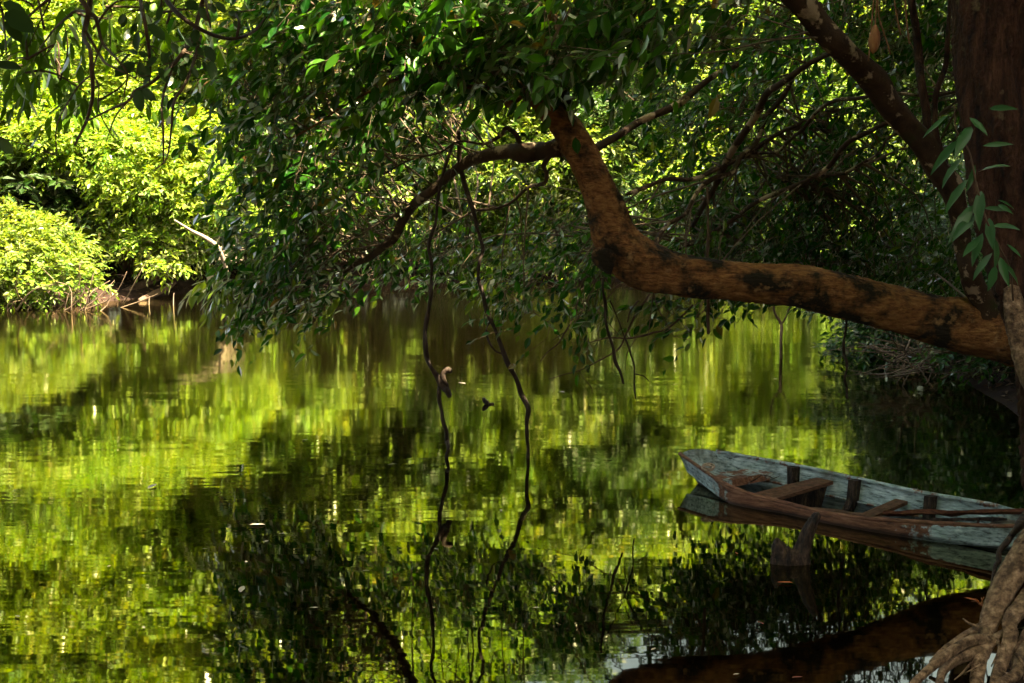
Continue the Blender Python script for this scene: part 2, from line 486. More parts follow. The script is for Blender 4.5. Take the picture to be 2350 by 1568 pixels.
def water_mat():
    m, nt, out = new_mat('river_water')
    tc = node(nt, 'ShaderNodeTexCoord')

    def noise(scale, det, rough=0.5, off=(0, 0, 0), dist=0.0):
        mp = node(nt, 'ShaderNodeMapping')
        mp.inputs['Scale'].default_value = scale
        mp.inputs['Location'].default_value = off
        nt.links.new(tc.outputs['Object'], mp.inputs[0])
        n = node(nt, 'ShaderNodeTexNoise', i_Scale=1.0, i_Detail=det, i_Roughness=rough, i_Distortion=dist)
        nt.links.new(mp.outputs[0], n.inputs[0])
        return n.outputs[0]
    fine = noise((2.2, 8.0, 1), 1.0)                    # short crests across the current
    mid = noise((0.7, 2.2, 1), 1.0, off=(3, 7, 0))
    slow = noise((0.25, 0.5, 1), 1.0, off=(11, 2, 0))
    patch = noise((0.10, 0.22, 1), 2.0, off=(5, 1, 0))
    # wind ruffles open water, the sheltered edge by the near bank is calm
    sep = node(nt, 'ShaderNodeSeparateXYZ')
    nt.links.new(tc.outputs['Object'], sep.inputs[0])
    sh = node(nt, 'ShaderNodeMapRange', i_1=8.0, i_2=24.0, i_3=0.16, i_4=0.85)
    nt.links.new(sep.outputs[1], sh.inputs[0])
    pt = node(nt, 'ShaderNodeMapRange', i_1=0.35, i_2=0.65, i_3=0.20, i_4=1.35)
    nt.links.new(patch, pt.inputs[0])
    amp = node(nt, 'ShaderNodeMath', operation='MULTIPLY')
    nt.links.new(sh.outputs[0], amp.inputs[0])
    nt.links.new(pt.outputs[0], amp.inputs[1])

    def mul(a, k):
        q = node(nt, 'ShaderNodeMath', operation='MULTIPLY', i_1=k)
        nt.links.new(a, q.inputs[0])
        return q.outputs[0]

    def add(a, b):
        q = node(nt, 'ShaderNodeMath', operation='ADD')
        nt.links.new(a, q.inputs[0])
        nt.links.new(b, q.inputs[1])
        return q.outputs[0]
    # widening rings from a stir in the water by the far left bank
    vs = node(nt, 'ShaderNodeVectorMath', operation='DISTANCE')
    vs.inputs[1].default_value = (-9.5, 17.5, 0)
    nt.links.new(tc.outputs['Object'], vs.inputs[0])
    sn = node(nt, 'ShaderNodeMath', operation='SINE')
    nt.links.new(mul(vs.outputs['Value'], 16.0), sn.inputs[0])
    fade = node(nt, 'ShaderNodeMapRange', i_1=2.5, i_2=7.0, i_3=1.0, i_4=0.0)
    nt.links.new(vs.outputs['Value'], fade.inputs[0])
    rg = node(nt, 'ShaderNodeMath', operation='MULTIPLY')
    nt.links.new(sn.outputs[0], rg.inputs[0])
    nt.links.new(fade.outputs[0], rg.inputs[1])
    h = add(add(mul(fine, 0.0018), mul(mid, 0.0044)), mul(slow, 0.010))
    hm = node(nt, 'ShaderNodeMath', operation='MULTIPLY')
    nt.links.new(h, hm.inputs[0])
    nt.links.new(amp.outputs[0], hm.inputs[1])
    hh = add(hm.outputs[0], mul(rg.outputs[0], 0.00025))
    b = node(nt, 'ShaderNodeBump', i_Strength=1.0, i_Distance=1.0)
    nt.links.new(hh, b.inputs['Height'])
    d = node(nt, 'ShaderNodeBsdfDiffuse', i_Color=(0.0016, 0.0008, 0.0003, 1))
    gl = node(nt, 'ShaderNodeBsdfGlossy', i_Roughness=0.0, i_Color=(1.0, 0.98, 0.68, 1))
    nt.links.new(b.outputs[0], gl.inputs['Normal'])
    ro = node(nt, 'ShaderNodeMapRange', i_1=9.0, i_2=34.0, i_3=0.022, i_4=0.076)
    nt.links.new(sep.outputs[1], ro.inputs[0])
    nt.links.new(ro.outputs[0], gl.inputs['Roughness'])
    fr = node(nt, 'ShaderNodeFresnel', i_IOR=2.7)
    nt.links.new(b.outputs[0], fr.inputs['Normal'])
    mx = node(nt, 'ShaderNodeMixShader')
    nt.links.new(fr.outputs[0], mx.inputs[0])
    nt.links.new(d.outputs[0], mx.inputs[1])
    nt.links.new(gl.outputs[0], mx.inputs[2])
    nt.links.new(mx.outputs[0], out.inputs[0])
    return m


M['water'] = water_mat()


def flat_leaf(name, c):
    m, nt, out = new_mat(name)
    p = node(nt, 'ShaderNodeBsdfPrincipled', i_Roughness=0.45)
    p.inputs['Base Color'].default_value = (*c, 1)
    nt.links.new(p.outputs[0], out.inputs[0])
    return m


M['fallen_orange'] = flat_leaf('orange_dead_leaf', (0.50, 0.12, 0.02))
M['fallen_pale'] = flat_leaf('pale_dead_leaf', (0.42, 0.36, 0.24))
M['fallen_red'] = flat_leaf('red_brown_dead_leaf', (0.26, 0.07, 0.03))

# ------------------------------------------------------------------ ground and river
NEAR = [(-60, 0.0), (-20, 2.0), (-8, 3.2), (-2, 3.6), (1.2, 4.6), (2.15, 6.3), (2.55, 7.4), (3.05, 8.2), (4.6, 10.2), (5.6, 14), (6.3, 18), (6.7, 22), (8.2, 25), (12, 27), (60, 32)]
FAR = [(60, 66), (22, 54), (8, 50), (0, 48), (-4, 46.8), (-8.6, 44.5), (-10.2, 40.5), (-11.6, 37), (-14, 33.5), (-22, 30), (-60, 24)]
POLY = np.array(NEAR + FAR, float)


def river_sd(X, Y):
    """distance to the shore: negative in the river, positive on land"""
    x, y = X.ravel(), Y.ravel()
    best = np.full(len(x), 1e9)
    inside = np.zeros(len(x), bool)
    n = len(POLY)
    for i in range(n):
        a, b = POLY[i], POLY[(i + 1) % n]
        ab = b - a
        t = np.clip(((x - a[0]) * ab[0] + (y - a[1]) * ab[1]) / ab.dot(ab), 0, 1)
        best = np.minimum(best, np.hypot(x - a[0] - t * ab[0], y - a[1] - t * ab[1]))
        c = ((a[1] > y) != (b[1] > y))
        xi = a[0] + (y - a[1]) / (ab[1] if abs(ab[1]) > 1e-9 else 1e-9) * ab[0]
        inside ^= c & (x < xi)
    return np.where(inside, -best, best).reshape(X.shape)


def ground_h(X, Y):
    d = river_sd(X, Y)
    lump = 0.10 * np.sin(X * 1.3 + Y * 0.7) * np.sin(Y * 0.9 - X * 0.4) + 0.05 * np.sin(X * 3.1 + 1) * np.sin(Y * 2.7)
    land = 0.75 * (1 - np.exp(-np.maximum(d, 0) * 0.55)) + 0.05 * np.maximum(d - 3, 0) + lump * np.clip(d, 0, 1)
    return np.where(d > 0, land, np.maximum(-1.6, d * 0.45))


def grid_sheet(xs, ys):
    X, Y = np.meshgrid(xs, ys)
    Z = ground_h(X, Y)
    V = np.column_stack([X.ravel(), Y.ravel(), Z.ravel()])
    nx, ny = len(xs), len(ys)
    i = np.arange(ny - 1)[:, None] * nx
    j = np.arange(nx - 1)[None, :]
    F = np.stack([i + j, i + j + 1, i + nx + j + 1, i + nx + j], axis=-1).reshape(-1, 4)
    return V, F


g = Geo()
xs = np.concatenate([np.linspace(-400, -42, 14), np.linspace(-40, -14, 40), np.linspace(-13.5, 12, 150), np.linspace(12.5, 40, 40), np.linspace(42, 400, 14)])
ys = np.concatenate([np.linspace(-200, -12, 10), np.linspace(-10, 30, 170), np.linspace(30.5, 62, 90), np.linspace(63, 110, 20), np.linspace(120, 500, 10)])
g.add(*grid_sheet(xs, ys))
tag(g.build('ground', M['soil'], smooth=True), 'reddish forest soil of the river banks', 'ground', kind='structure')

# boat outline (needed for the opening in the water sheet)
NEAR_G = [(1560, 1042.8, .25), (1653.4, 1105.9, .165), (1724, 1136, .115), (1801, 1155.4, .09), (1891, 1177.9, .08), (1994, 1192, .095), (2084, 1198.5, .12), (2200, 1205, .15), (2335, 1208.8, .19)]
FAR_G = [(1643.7, 1037, .275), (1730.6, 1052.5, .245), (1814, 1067, .23), (1891, 1083.4, .22), (1988, 1104, .215), (2071.5, 1123, .215), (2148.7, 1138, .22), (2219.4, 1150, .23), (2277, 1160, .24), (2341.6, 1176.6, .25)]
NS = 60


def even(P, n):
    C = catmull(P, 400)
    d = np.concatenate([[0], np.cumsum(np.linalg.norm(np.diff(C, axis=0), axis=1))])
    return np.stack([np.interp(np.linspace(0, d[-1], n), d, C[:, k]) for k in range(3)], axis=1)


nb = even([wat(*q_) for q_ in NEAR_G] + [np.array((4.13, 10.05, 0.27))], NS)
fb = even([wat(*q_) for q_ in FAR_G] + [np.array((4.16, 10.08, 0.275))], NS)
mid = (nb + fb) / 2
half = (fb - nb) / 2
half[:, 2] = 0
tpar = np.linspace(0, 1, NS)
keel = -0.20 + 0.12 * np.abs(2 * tpar - 1) ** 3
TH = 0.02


BOAT_AX = unit((mid[-1] - mid[0]) * np.array((1, 1, 0)))


def hull_pt(i, side, w, z):
    """section i, side -1 near / 1 far, share w of the half beam, absolute height z"""
    p = mid[i] + side * half[i] * w
    t = tpar[i]
    k = max(0.0, 1 - t / 0.28) - max(0.0, (t - 0.78) / 0.22)
    sh = BOAT_AX * (0.27 - z) * 0.65 * k                # both ends rake outwards
    return np.array((p[0] + sh[0], p[1] + sh[1], z))


hole = []
for side in (-1, 1):
    row = []
    for i in range(1, NS - 5):
        zt = nb[i][2] if side < 0 else fb[i][2]
        f_ = -keel[i] / (zt - keel[i])
        w_ = 0.55 + 0.375 * f_ / 0.56 if f_ < 0.56 else 0.93 + 0.07 * (f_ - 0.55) / 0.45
        row.append(hull_pt(i, side, w_ - 0.5 * TH / np.linalg.norm(half[i]), 0.0))
    hole += row if side < 0 else row[::-1]
outer = [(-400.0, -200.0, 0.0), (400.0, -200.0, 0.0), (400.0, 500.0, 0.0), (-400.0, 500.0, 0.0)]
tris = tessellate_polygon([[Vector(p) for p in outer], [Vector(p) for p in hole]])
allp = outer + [tuple(p) for p in hole]
F = []
for t in tris:
    a, b, c = (np.array(allp[k]) for k in t)
    F.append(t if np.cross(b - a, c - a)[2] > 0 else (t[0], t[2], t[1]))
g = Geo()
g.add(np.array(allp), np.array(F))
tag(g.build('river', M['water']), 'calm brown river reflecting the sunlit green trees', 'river', kind='structure')


# ------------------------------------------------------------------ foliage builders
def sprigs(rng, P, D, n_leaf, spr_len, L, W, up=0.8, spread=0.9, droop=0.25):
    """twigs starting at P along D, each with n_leaf leaves; returns leaf arrays"""
    k = len(P)
    t = (np.arange(n_leaf) + 0.6) / n_leaf
    D = unit(D)
    side = unit(np.cross(D, np.array((0, 0, 1.0)) + rng.normal(0, 0.25, (k, 3))))
    sl = np.asarray(spr_len) * np.ones(k)
    pos = P[:, None, :] + D[:, None, :] * (sl[:, None] * t)[:, :, None]
    pos[:, :, 2] -= (sl[:, None] * droop * t ** 2)
    sg = np.where(np.arange(n_leaf) % 2 == 0, 1.0, -1.0)
    sg[-1] = 0.0
    A = D[:, None, :] * 0.65 + side[:, None, :] * (sg[None, :, None] * spread) + rng.normal(0, 0.22, (k, n_leaf, 3))
    A[:, :, 2] -= 0.30
    N = np.array((0, 0, up)) + rng.normal(0, 0.38, (k, n_leaf, 3)) + D[:, None, :] * 0.25
    q = rng.uniform(0.7, 1.2, (k, n_leaf))
    return pos.reshape(-1, 3), unit(A.reshape(-1, 3)), unit(N.reshape(-1, 3)), (q * L).ravel(), (q * W).ravel()


def clump_sprigs(rng, c, r, n, full=0.25):
    """places and directions of n twigs over an uneven dome"""
    d = unit(rng.normal(0, 1, (n, 3)))
    flip = (d[:, 2] < -0.2) & (rng.random(n) < 0.65)
    d[flip, 2] *= -1
    w = 1 + 0.16 * np.sin(d[:, 0] * 5 + c[0] * 3) + 0.16 * np.sin(d[:, 1] * 6 + c[2] * 2) + 0.1 * np.sin(d[:, 2] * 9 + c[1])
    rad = w * np.where(rng.random(n) < full, rng.uniform(0.3, 0.9, n), rng.uniform(0.72, 1.12, n))
    P = np.asarray(c) + d * np.asarray(r) * rad[:, None]
    D = d * 0.8 + rng.normal(0, 0.35, (n, 3))
    D[:, 2] -= 0.15
    return P, D


def crown_mesh(name, rng, clumps, L=0.19, W=0.085, dens=46.0, nl=7):
    """clumps: (x, y, z, rx, ry, rz)"""
    g = Geo()
    for c in clumps:
        r = np.array(c[3:6])
        area = (r[0] * r[1] + r[0] * r[2] + r[1] * r[2]) / 3
        n = max(6, int(dens * area))
        P, D = clump_sprigs(rng, np.array(c[:3]), r, n)
        leaves4(g, *sprigs(rng, P, D, nl, L * 2.4, L, W))
    return g.mesh(name)


def random_clumps(rng, h0, h1, rad, n, rmin=0.8, rmax=1.5, shape=1.0):
    """clumps for a free-standing crown between the heights h0 and h1"""
    out = []
    for i in range(n):
        t = (i + rng.random()) / n
        z = h0 + (h1 - h0) * t
        rr = rad * math.sqrt(max(0.05, 1 - (2 * t - 0.75) ** 2 * 0.55)) * shape
        a = i * 2.39996 + rng.uniform(-0.4, 0.4)
        d = rr * math.sqrt(rng.uniform(0.25, 1.0))
        r = rng.uniform(rmin, rmax)
        out.append((d * math.cos(a), d * math.sin(a), z, r * rng.uniform(0.9, 1.3), r * rng.uniform(0.9, 1.3), r * rng.uniform(0.55, 0.8)))
    return out


def trunk_mesh(name, rng, h, r0, lean=0.6, limbs=5, spread=2.5):
    g = Geo()
    P = [(0, 0, -0.5), (lean * 0.15, 0.1, h * 0.25), (lean * 0.5, -0.1, h * 0.55), (lean, 0.1, h * 0.9)]
    C = tube(g, P, [r0 * 1.3, r0, r0 * 0.75, r0 * 0.3], 9, 14, 0.12, rng)
    for i in range(limbs):
        b = C[int(4 + i * 9 / max(limbs, 1)) % 13]
        a = i * 2.4 + rng.uniform(0, 1)
        e = b + np.array((math.cos(a) * spread, math.sin(a) * spread, rng.uniform(0.8, 2.2)))
        m_ = (b + e) / 2 + rng.normal(0, 0.25, 3)
        tube(g, [b, m_, e], [r0 * 0.42, r0 * 0.28, r0 * 0.08], 6, 8, 0.1, rng)
    return g.mesh(name, True)


def place_tree(name, label, cat, loc, crown, trunk, rotz=0, s=1.0, mat=None, group=None, bark=None, mirror=1):
    t = thing(name, label, cat, loc, group)
    t.rotation_euler = (0, 0, rotz)
    t.scale = (s * mirror, s, s)
    for nm, me, mm in (('trunk', trunk, bark or M['bark_far']), ('crown', crown, mat)):
        if me is None:
            continue
        o = bpy.data.objects.new(nm, me)
        if not me.materials:
            me.materials.append(mm)
        elif nm == 'crown' and mat is not None and me.materials[0] != mat:
            o.material_slots  # touch so that the slot exists
        COL.objects.link(o)
        o.parent = t
        if nm == 'crown' and mat is not None and me.materials[0] != mat:
            o.material_slots[0].link = 'OBJECT'
            o.material_slots[0].material = mat
    return t


# ------------------------------------------------------------------ the far bank
rng = np.random.default_rng(11)


def px_clumps(rows, base):
    """clumps given at picture points with a depth; relative to the tree's base"""
    out = []
    for (u, v, rpx, Y, *fl) in rows:
        p = at(u, v, Y) - base
        r = rpx * Y / FPX
        f = fl[0] if fl else 0.75
        out.append((*p, r, r * 0.9, r * f))
    return out


def base_at(x, y):
    return np.array((x, y, float(ground_h(np.array([[x]]), np.array([[y]]))[0, 0])))


# the sunlit tree that leans out over the left reach
b0 = base_at(-11.6, 43.5)
rows = [(430, 400, 85, 40.5), (330, 370, 95, 40.3), (235, 350, 90, 40.8), (400, 470, 75, 40), (300, 480, 90, 40.5, 0.6), (440, 535, 55, 40.3, 0.6),
        (350, 565, 70, 40, 0.55), (265, 560, 60, 40.6, 0.5), (120, 330, 95, 41), (40, 290, 90, 41.5), (-50, 330, 100, 41), (380, 605, 38, 39.6, 0.4), (520, 450, 85, 42.5, .6), (575, 545, 75, 43, .5), (505, 545, 60, 42, .5), (610, 470, 90, 44), (560, 360, 100, 44), (650, 570, 70, 44.5, .5), (470, 600, 40, 41.5, .4), (500, 430, 80, 40.3, .6), (545, 500, 70, 40.6, .5), (470, 485, 70, 40, .5), (455, 330, 70, 41), (360, 300, 70, 41.5), (180, 300, 60, 41), (270, 420, 55, 39.8, .6), (360, 430, 50, 39.6, .6), (90, 250, 60, 42), (200, 160, 70, 43.5), (330, 80, 80, 44.5), (80, 90, 80, 45),
        (180, 225, 100, 43), (310, 235, 110, 43), (430, 280, 90, 44), (60, 165, 110, 44), (230, 100, 120, 45), (390, 130, 120, 45), (100, 40, 120, 46), (-60, 110, 130, 45),
        (290, 0, 130, 46), (450, 20, 130, 47), (-40, -40, 140, 46), (130, -90, 140, 47), (330, -130, 140, 47), (500, -110, 130, 48), (-80, -180, 150, 47), (200, -240, 150, 48), (400, -270, 150, 48), (60, -330, 150, 49), (300, -380, 140, 49)]
cr = crown_mesh('sunlit_crown', rng, px_clumps(rows, b0), 0.19, 0.09, 330)
g = Geo()
K = [at(300, 610, 43.5) - b0, at(315, 540, 43.2) - b0, at(330, 440, 43) - b0, at(300, 250, 44) - b0, at(280, 0, 46) - b0, at(270, -250, 48) - b0]
tube(g, [np.array((0, 0, -0.4))] + K, [0.38, 0.3, 0.27, 0.24, 0.2, 0.15, 0.06], 10, 28, 0.12, rng)
for (a, b, c, r) in (((320, 470, 43), (390, 440, 41.5), (440, 400, 40.6), .11), ((320, 450, 43), (230, 400, 42), (150, 350, 41), .12), ((310, 540, 43), (350, 560, 41.5), (390, 590, 40), .08),
                     ((300, 240, 44), (380, 180, 45), (420, 90, 46), .11), ((300, 240, 44), (180, 190, 45), (90, 120, 45), .11), ((315, 520, 43.2), (180, 480, 43), (100, 500, 42), .13), ((60, 560, 44), (110, 470, 43), (200, 420, 42), .15)):
    tube(g, [at(*a) - b0, at(*b) - b0, at(*c) - b0], [r, r * .75, r * .3], 7, 10, 0.1, rng)
tr = g.mesh('trunk', True)
place_tree('leaning_broadleaf_tree', 'bright sunlit yellow green tree leaning over the water above the dark hollow bank', 'tree', b0, cr, tr, mat=M['leaf_far'])

# the low bush at the left water's edge
b1 = base_at(-12.0, 36.6)
rows = [(60, 600, 75, 36, .7), (150, 625, 62, 36, .7), (100, 555, 62, 36.5, .7), (25, 520, 60, 37, .7), (195, 650, 36, 35.8, .6), (30, 655, 60, 35.6, .6), (110, 665, 50, 35.5, .5), (-40, 580, 80, 36.5), (-60, 660, 70, 35.5), (175, 575, 40, 37, .6)]
cr = crown_mesh('bush_crown', rng, px_clumps(rows, b1), 0.16, 0.08, 460)
g = Geo()
for k in range(46):
    a = np.array((rng.uniform(-2.6, 1.9), rng.uniform(-1.8, 0.2), -0.15))
    e = a + np.array((rng.normal(0.2, 0.6), rng.normal(-0.5, 0.5), rng.uniform(0.25, 1.5)))
    tube(g, [a, (a + e) / 2 + rng.normal(0, 0.15, 3), e], [0.020, 0.015, 0.006], 5, 6)
tr = g.mesh('stems', True)
t = thing('low_bush', 'low rounded bush in full sun with pale bare stems at the waterline', 'bush', b1)
obj('stems', tr, M['twig_mid'], t).matrix_parent_inverse = Matrix.Identity(4)
obj('crown', cr, M['leaf_far'], t).matrix_parent_inverse = Matrix.Identity(4)

# crowns and trunks shared by the other trees
crown_a = crown_mesh('crown_a', rng, random_clumps(rng, 1.9, 9.6, 3.0, 30, 0.9, 1.6), 0.23, 0.11, 250)
crown_b = crown_mesh('crown_b', rng, random_clumps(rng, 1.7, 9.8, 2.9, 30, 0.85, 1.5), 0.22, 0.11, 260)
crown_c = crown_mesh('crown_c', rng, random_clumps(rng, 2.3, 12.6, 3.4, 36, 1.1, 1.9), 0.25, 0.12, 200)
crown_s = crown_mesh('crown_s', rng, random_clumps(rng, 0.2, 2.4, 1.5, 14, 0.5, 0.9), 0.17, 0.08, 260)
trunk_a = trunk_mesh('trunk_a', rng, 9.0, 0.20, 0.8, 6, 2.2)
trunk_b = trunk_mesh('trunk_b', rng, 8.0, 0.17, -0.7, 6, 2.0)
trunk_c = trunk_mesh('trunk_c', rng, 12.0, 0.26, 0.4, 7, 2.8)
trunk_s = trunk_mesh('trunk_s', rng, 2.2, 0.05, 0.2, 7, 0.9)

front = [  # x, y, crown, scale, rot, material, name, label
    (-7.6, 47.5, 'c', 1.06, 0.3, 'leaf_far', 'tall round-crowned tree right behind the leaning sunlit tree, above the dead forked branch'),
    (-4.6, 50.0, 'a', 1.05, 1.9, 'leaf_shade', 'tree on the far bank seen through the gap left of the two hanging lianas'),
    (-2.1, 51.0, 'c', 0.98, 4.0, 'leaf_far2', 'tall tree on the far bank straight behind the two hanging lianas'),
    (0.6, 51.2, 'b', 1.02, 0.8, 'leaf_far', 'bright tree on the far bank seen just left of the bend of the big trunk'),
    (3.0, 52.0, 'a', 0.95, 2.6, 'leaf_shade', 'darker tree on the far bank behind the rising part of the bent trunk'),
    (5.6, 53.0, 'b', 0.92, 5.2, 'leaf_far', 'yellow green tree on the far bank above the middle of the horizontal trunk'),
    (8.4, 54.0, 'a', 1.0, 3.6, 'leaf_far2', 'small green tree on the far bank between the trunk and the upper leaning limb'),
    (11.2, 55.5, 'b', 1.05, 1.1, 'leaf_far', 'sunlit tree on the far bank below the spotted leaning limb'),
    (14.5, 57.0, 'a', 1.05, 0.2, 'leaf_shade', 'dark tree on the far bank behind the thin upright stem beside the spotted limb'),
    (18.0, 58.0, 'b', 1.1, 2.2, 'leaf_shade', 'dark tree on the far bank behind the dark upright trunk at the right edge'),
]
CR = {'a': (crown_a, trunk_a), 'b': (crown_b, trunk_b), 'c': (crown_c, trunk_c), 's': (crown_s, trunk_s)}
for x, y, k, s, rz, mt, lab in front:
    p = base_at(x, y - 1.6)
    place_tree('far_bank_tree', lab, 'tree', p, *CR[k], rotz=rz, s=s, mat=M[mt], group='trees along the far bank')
back = [(-22, 46, 'c', 1.3, 0), (-17, 52, 'c', 1.35, 1), (-12.5, 55, 'c', 1.4, 2), (-8, 58, 'c', 1.4, 3), (-3.5, 59, 'c', 1.35, 4), (1.2, 60, 'c', 1.2, 5), (5.5, 60, 'b', 1.35, 1.5),
        (10, 61, 'a', 1.3, 2.5), (15, 62, 'b', 1.35, 3.5), (21, 62, 'a', 1.4, 4.5), (26, 64, 'b', 1.4, 5.5), (-27, 52, 'c', 1.4, 2.2), (-20, 62, 'c', 1.5, 4.4), (-10, 68, 'c', 1.5, 0.6)]
for x, y, k, s, rz in back:
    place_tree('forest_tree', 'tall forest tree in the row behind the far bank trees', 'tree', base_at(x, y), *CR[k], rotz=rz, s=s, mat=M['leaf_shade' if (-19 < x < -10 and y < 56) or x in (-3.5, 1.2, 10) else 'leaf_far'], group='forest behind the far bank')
shrubs = [(-7.4, 46.8, 0.85, 'leaf_shade', 'dark shrub at the far waterline beside the dark hollow bank'),
          (-5.2, 48.0, 0.85, 'leaf_shade', 'dark green shrub at the far waterline left of the lianas'),
          (-2.6, 48.8, 0.85, 'leaf_shade', 'dark green shrub at the far waterline between the two lianas'),
          (-0.6, 49.2, 0.9, 'leaf_far2', 'green shrub at the far waterline right of the lianas'),
          (1.3, 49.4, 1.1, 'leaf_far', 'yellow lit shrub at the far waterline under the knee of the big trunk'),
          (3.4, 50.2, 1.0, 'leaf_shrub', 'dark shrub at the far waterline just above the horizontal trunk'),
          (5.4, 51.2, 1.2, 'leaf_far2', 'green shrub at the far waterline over the middle of the horizontal trunk'),
          (7.6, 51.2, 1.2, 'leaf_far', 'sunlit shrub at the far waterline over the right half of the horizontal trunk'),
          (10.4, 52.0, 1.3, 'leaf_far2', 'green shrub at the far waterline left of the leaning limb'),
          (13.4, 53.0, 1.4, 'leaf_far', 'yellow green shrub at the far waterline behind the foot of the leaning limb'),
          (16.8, 54.4, 1.5, 'leaf_far2', 'green shrub at the far waterline by the upright trunk')]
for x, y, s, mt, lab in shrubs:
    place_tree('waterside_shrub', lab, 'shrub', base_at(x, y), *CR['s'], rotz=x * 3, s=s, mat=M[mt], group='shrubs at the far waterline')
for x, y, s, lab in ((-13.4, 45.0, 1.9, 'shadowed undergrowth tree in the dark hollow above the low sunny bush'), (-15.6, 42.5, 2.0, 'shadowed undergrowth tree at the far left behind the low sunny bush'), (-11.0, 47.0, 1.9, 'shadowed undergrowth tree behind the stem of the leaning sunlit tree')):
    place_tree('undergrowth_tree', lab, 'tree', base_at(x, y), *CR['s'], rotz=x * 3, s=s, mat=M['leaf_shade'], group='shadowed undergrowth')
# shrubs on the near bank point behind the horizontal trunk
for x, y, s, lab in ((7.0, 23.6, 0.92, 'dense dark shrub with small glossy leaves between the spotted limb and the horizontal trunk'),
                     (8.6, 26.4, 1.25, 'dark green shrub in shade beside the foot of the spotted leaning limb'),
                     (7.3, 19.6, 0.75, 'dark shrub on the bank at the right edge below the trunk end'),
                     (10.6, 27.6, 1.5, 'taller dark shrub seen behind the climbing plant by the upright trunk')):
    place_tree('shaded_shrub', lab, 'shrub', base_at(x, y), *CR['s'], rotz=x * 2, s=s, mat=M['leaf_shrub'], group='shaded shrubs on the near bank point')


# dead wood on the far bank
def log_thing(name, label, cat, pts, rad, mat, extra=(), seg=8, lump=0.1, group=None):
    pts = [np.asarray(p, float) for p in pts]
    base = pts[0]
    g = Geo()
    tube(g, [p - base for p in pts], rad, seg, None, lump, rng)
    for (ep, er) in extra:
        tube(g, [np.asarray(p, float) - base for p in ep], er, max(5, seg - 2), None, lump, rng)
    o = g.build(name, mat, smooth=True)
    o.location = base
    return tag(o, label, cat, group)


log_thing('fallen_log', 'upper fallen log slanting into the water below the dark hollow', 'log', [wat(268, 680, 0.05), at(300, 664, 40.6), at(340, 648, 41.5), at(395, 625, 43)], [.10, .11, .10, .07], M['bark_far'])
log_thing('fallen_log', 'lower reddish fallen log with its end at the waterline', 'log', [wat(322, 690, 0.02), at(345, 679, 39.8), at(380, 662, 40.6), at(400, 650, 41)], [.07, .10, .09, .06], M['bark_far'])
log_thing('dead_branch', 'bare pale forked dead branch standing over the far bank', 'branch', [at(522, 630, 38.0), at(512, 595, 37.8), at(497, 565, 37.6), at(470, 545, 37.5), at(440, 530, 37.4), at(400, 505, 37.2)],
          [.055, .06, .06, .05, .04, .02], M['twig_pale'], [([at(497, 566, 37.6), at(504, 548, 37.5), at(510, 540, 37.5)], [.04, .035, .02])])
ex = []
for k in range(18):
    a = np.array((515 + rng.uniform(-20, 10), 585 + rng.uniform(-15, 12)))
    e = a + np.array((rng.uniform(15, 50), rng.uniform(-22, 14)))
    ex.append(([at(*a, 38.2), at(*((a + e) / 2 + rng.normal(0, 4, 2)), 38.3), at(*e, 38.4)], [.012, .010, .005]))
log_thing('dry_brushwood', 'tangle of pale dry twigs behind the forked dead branch', 'brushwood', [at(495, 600, 38.2), at(520, 585, 38.3), at(545, 575, 38.4)], [.015, .014, .006], M['twig_pale'], ex, seg=5, lump=0)
for (u, v, hh, lab) in ((341, 700, 14, 'left of two thin sticks standing in the water under the hollow bank'), (397, 702, 22, 'right of two thin sticks standing in the water under the hollow bank')):
    p = wat(u, v)
    log_thing('water_stick', lab, 'stick', [p - np.array((0, 0, .3)), p + np.array((.02, 0, hh * .012)), p + np.array((.05, 0, hh * .0145))], [.014, .012, .006], M['twig_pale'], seg=5, lump=0)
log_thing('bleached_branch', 'bleached fallen branches lying on litter across the water above the trunk', 'branch', [at(1880, 612, 49.5), at(1920, 595, 50), at(1945, 578, 50.5)], [.07, .06, .03], M['twig_pale'],
          [([at(1860, 615, 49.5), at(1905, 603, 50), at(1940, 600, 50.4)], [.06, .05, .02]), ([at(1900, 606, 50), at(1880, 590, 50), at(1870, 584, 50)], [.03, .02, .01])])
p24 = wat(1793, 822)
log_thing('forked_sapling', 'thin forked sapling standing in the water beneath the horizontal trunk', 'sapling', [p24 - np.array((0, 0, .4)), p24 + np.array((-.01, 0, .3)), at(1793, 745, 24), at(1780, 722, 24), at(1772, 690, 24)], [.028, .026, .024, .018, .010], M['twig'],
          [([at(1793, 745, 24), at(1803, 728, 24), at(1815, 700, 24)], [.02, .016, .01])], seg=6)

# ------------------------------------------------------------------ the big bent tree over the river
TD = 13.0


def pts_px(rows, d=None):
    """rows of (u, v, radius px, depth) to points and radii"""
    P = [at(q[0], q[1], q[3] if len(q) > 3 else d) for q in rows]
    r = [q[2] * (q[3] if len(q) > 3 else d) / FPX for q in rows]
    return P, r


def kinked(rows, rg, amp=7.0):
    """adds bends between the given points of a limb"""
    out = []
    for a, b in zip(rows[:-1], rows[1:]):
        a, b = np.array(a, float), np.array(b, float)
        m_ = (a + b) / 2
        m_[:2] += rg.normal(0, amp, 2)
        m_[2] *= rg.uniform(0.88, 1.12)
        m_[3] += rg.normal(0, 0.06)
        out += [tuple(a), tuple(m_)]
    return out + [tuple(rows[-1])]


rng = np.random.default_rng(5)
tree_base = np.array((6.1, 13.6, 0.55))
big = thing('bent_tree', 'big orange brown tree growing out flat over the water and bending up sharply', 'tree', tree_base)


def part(parent, name, builder, mat, smooth=True):
    g = Geo()
    builder(g)
    return g.build(name, mat, parent, smooth)


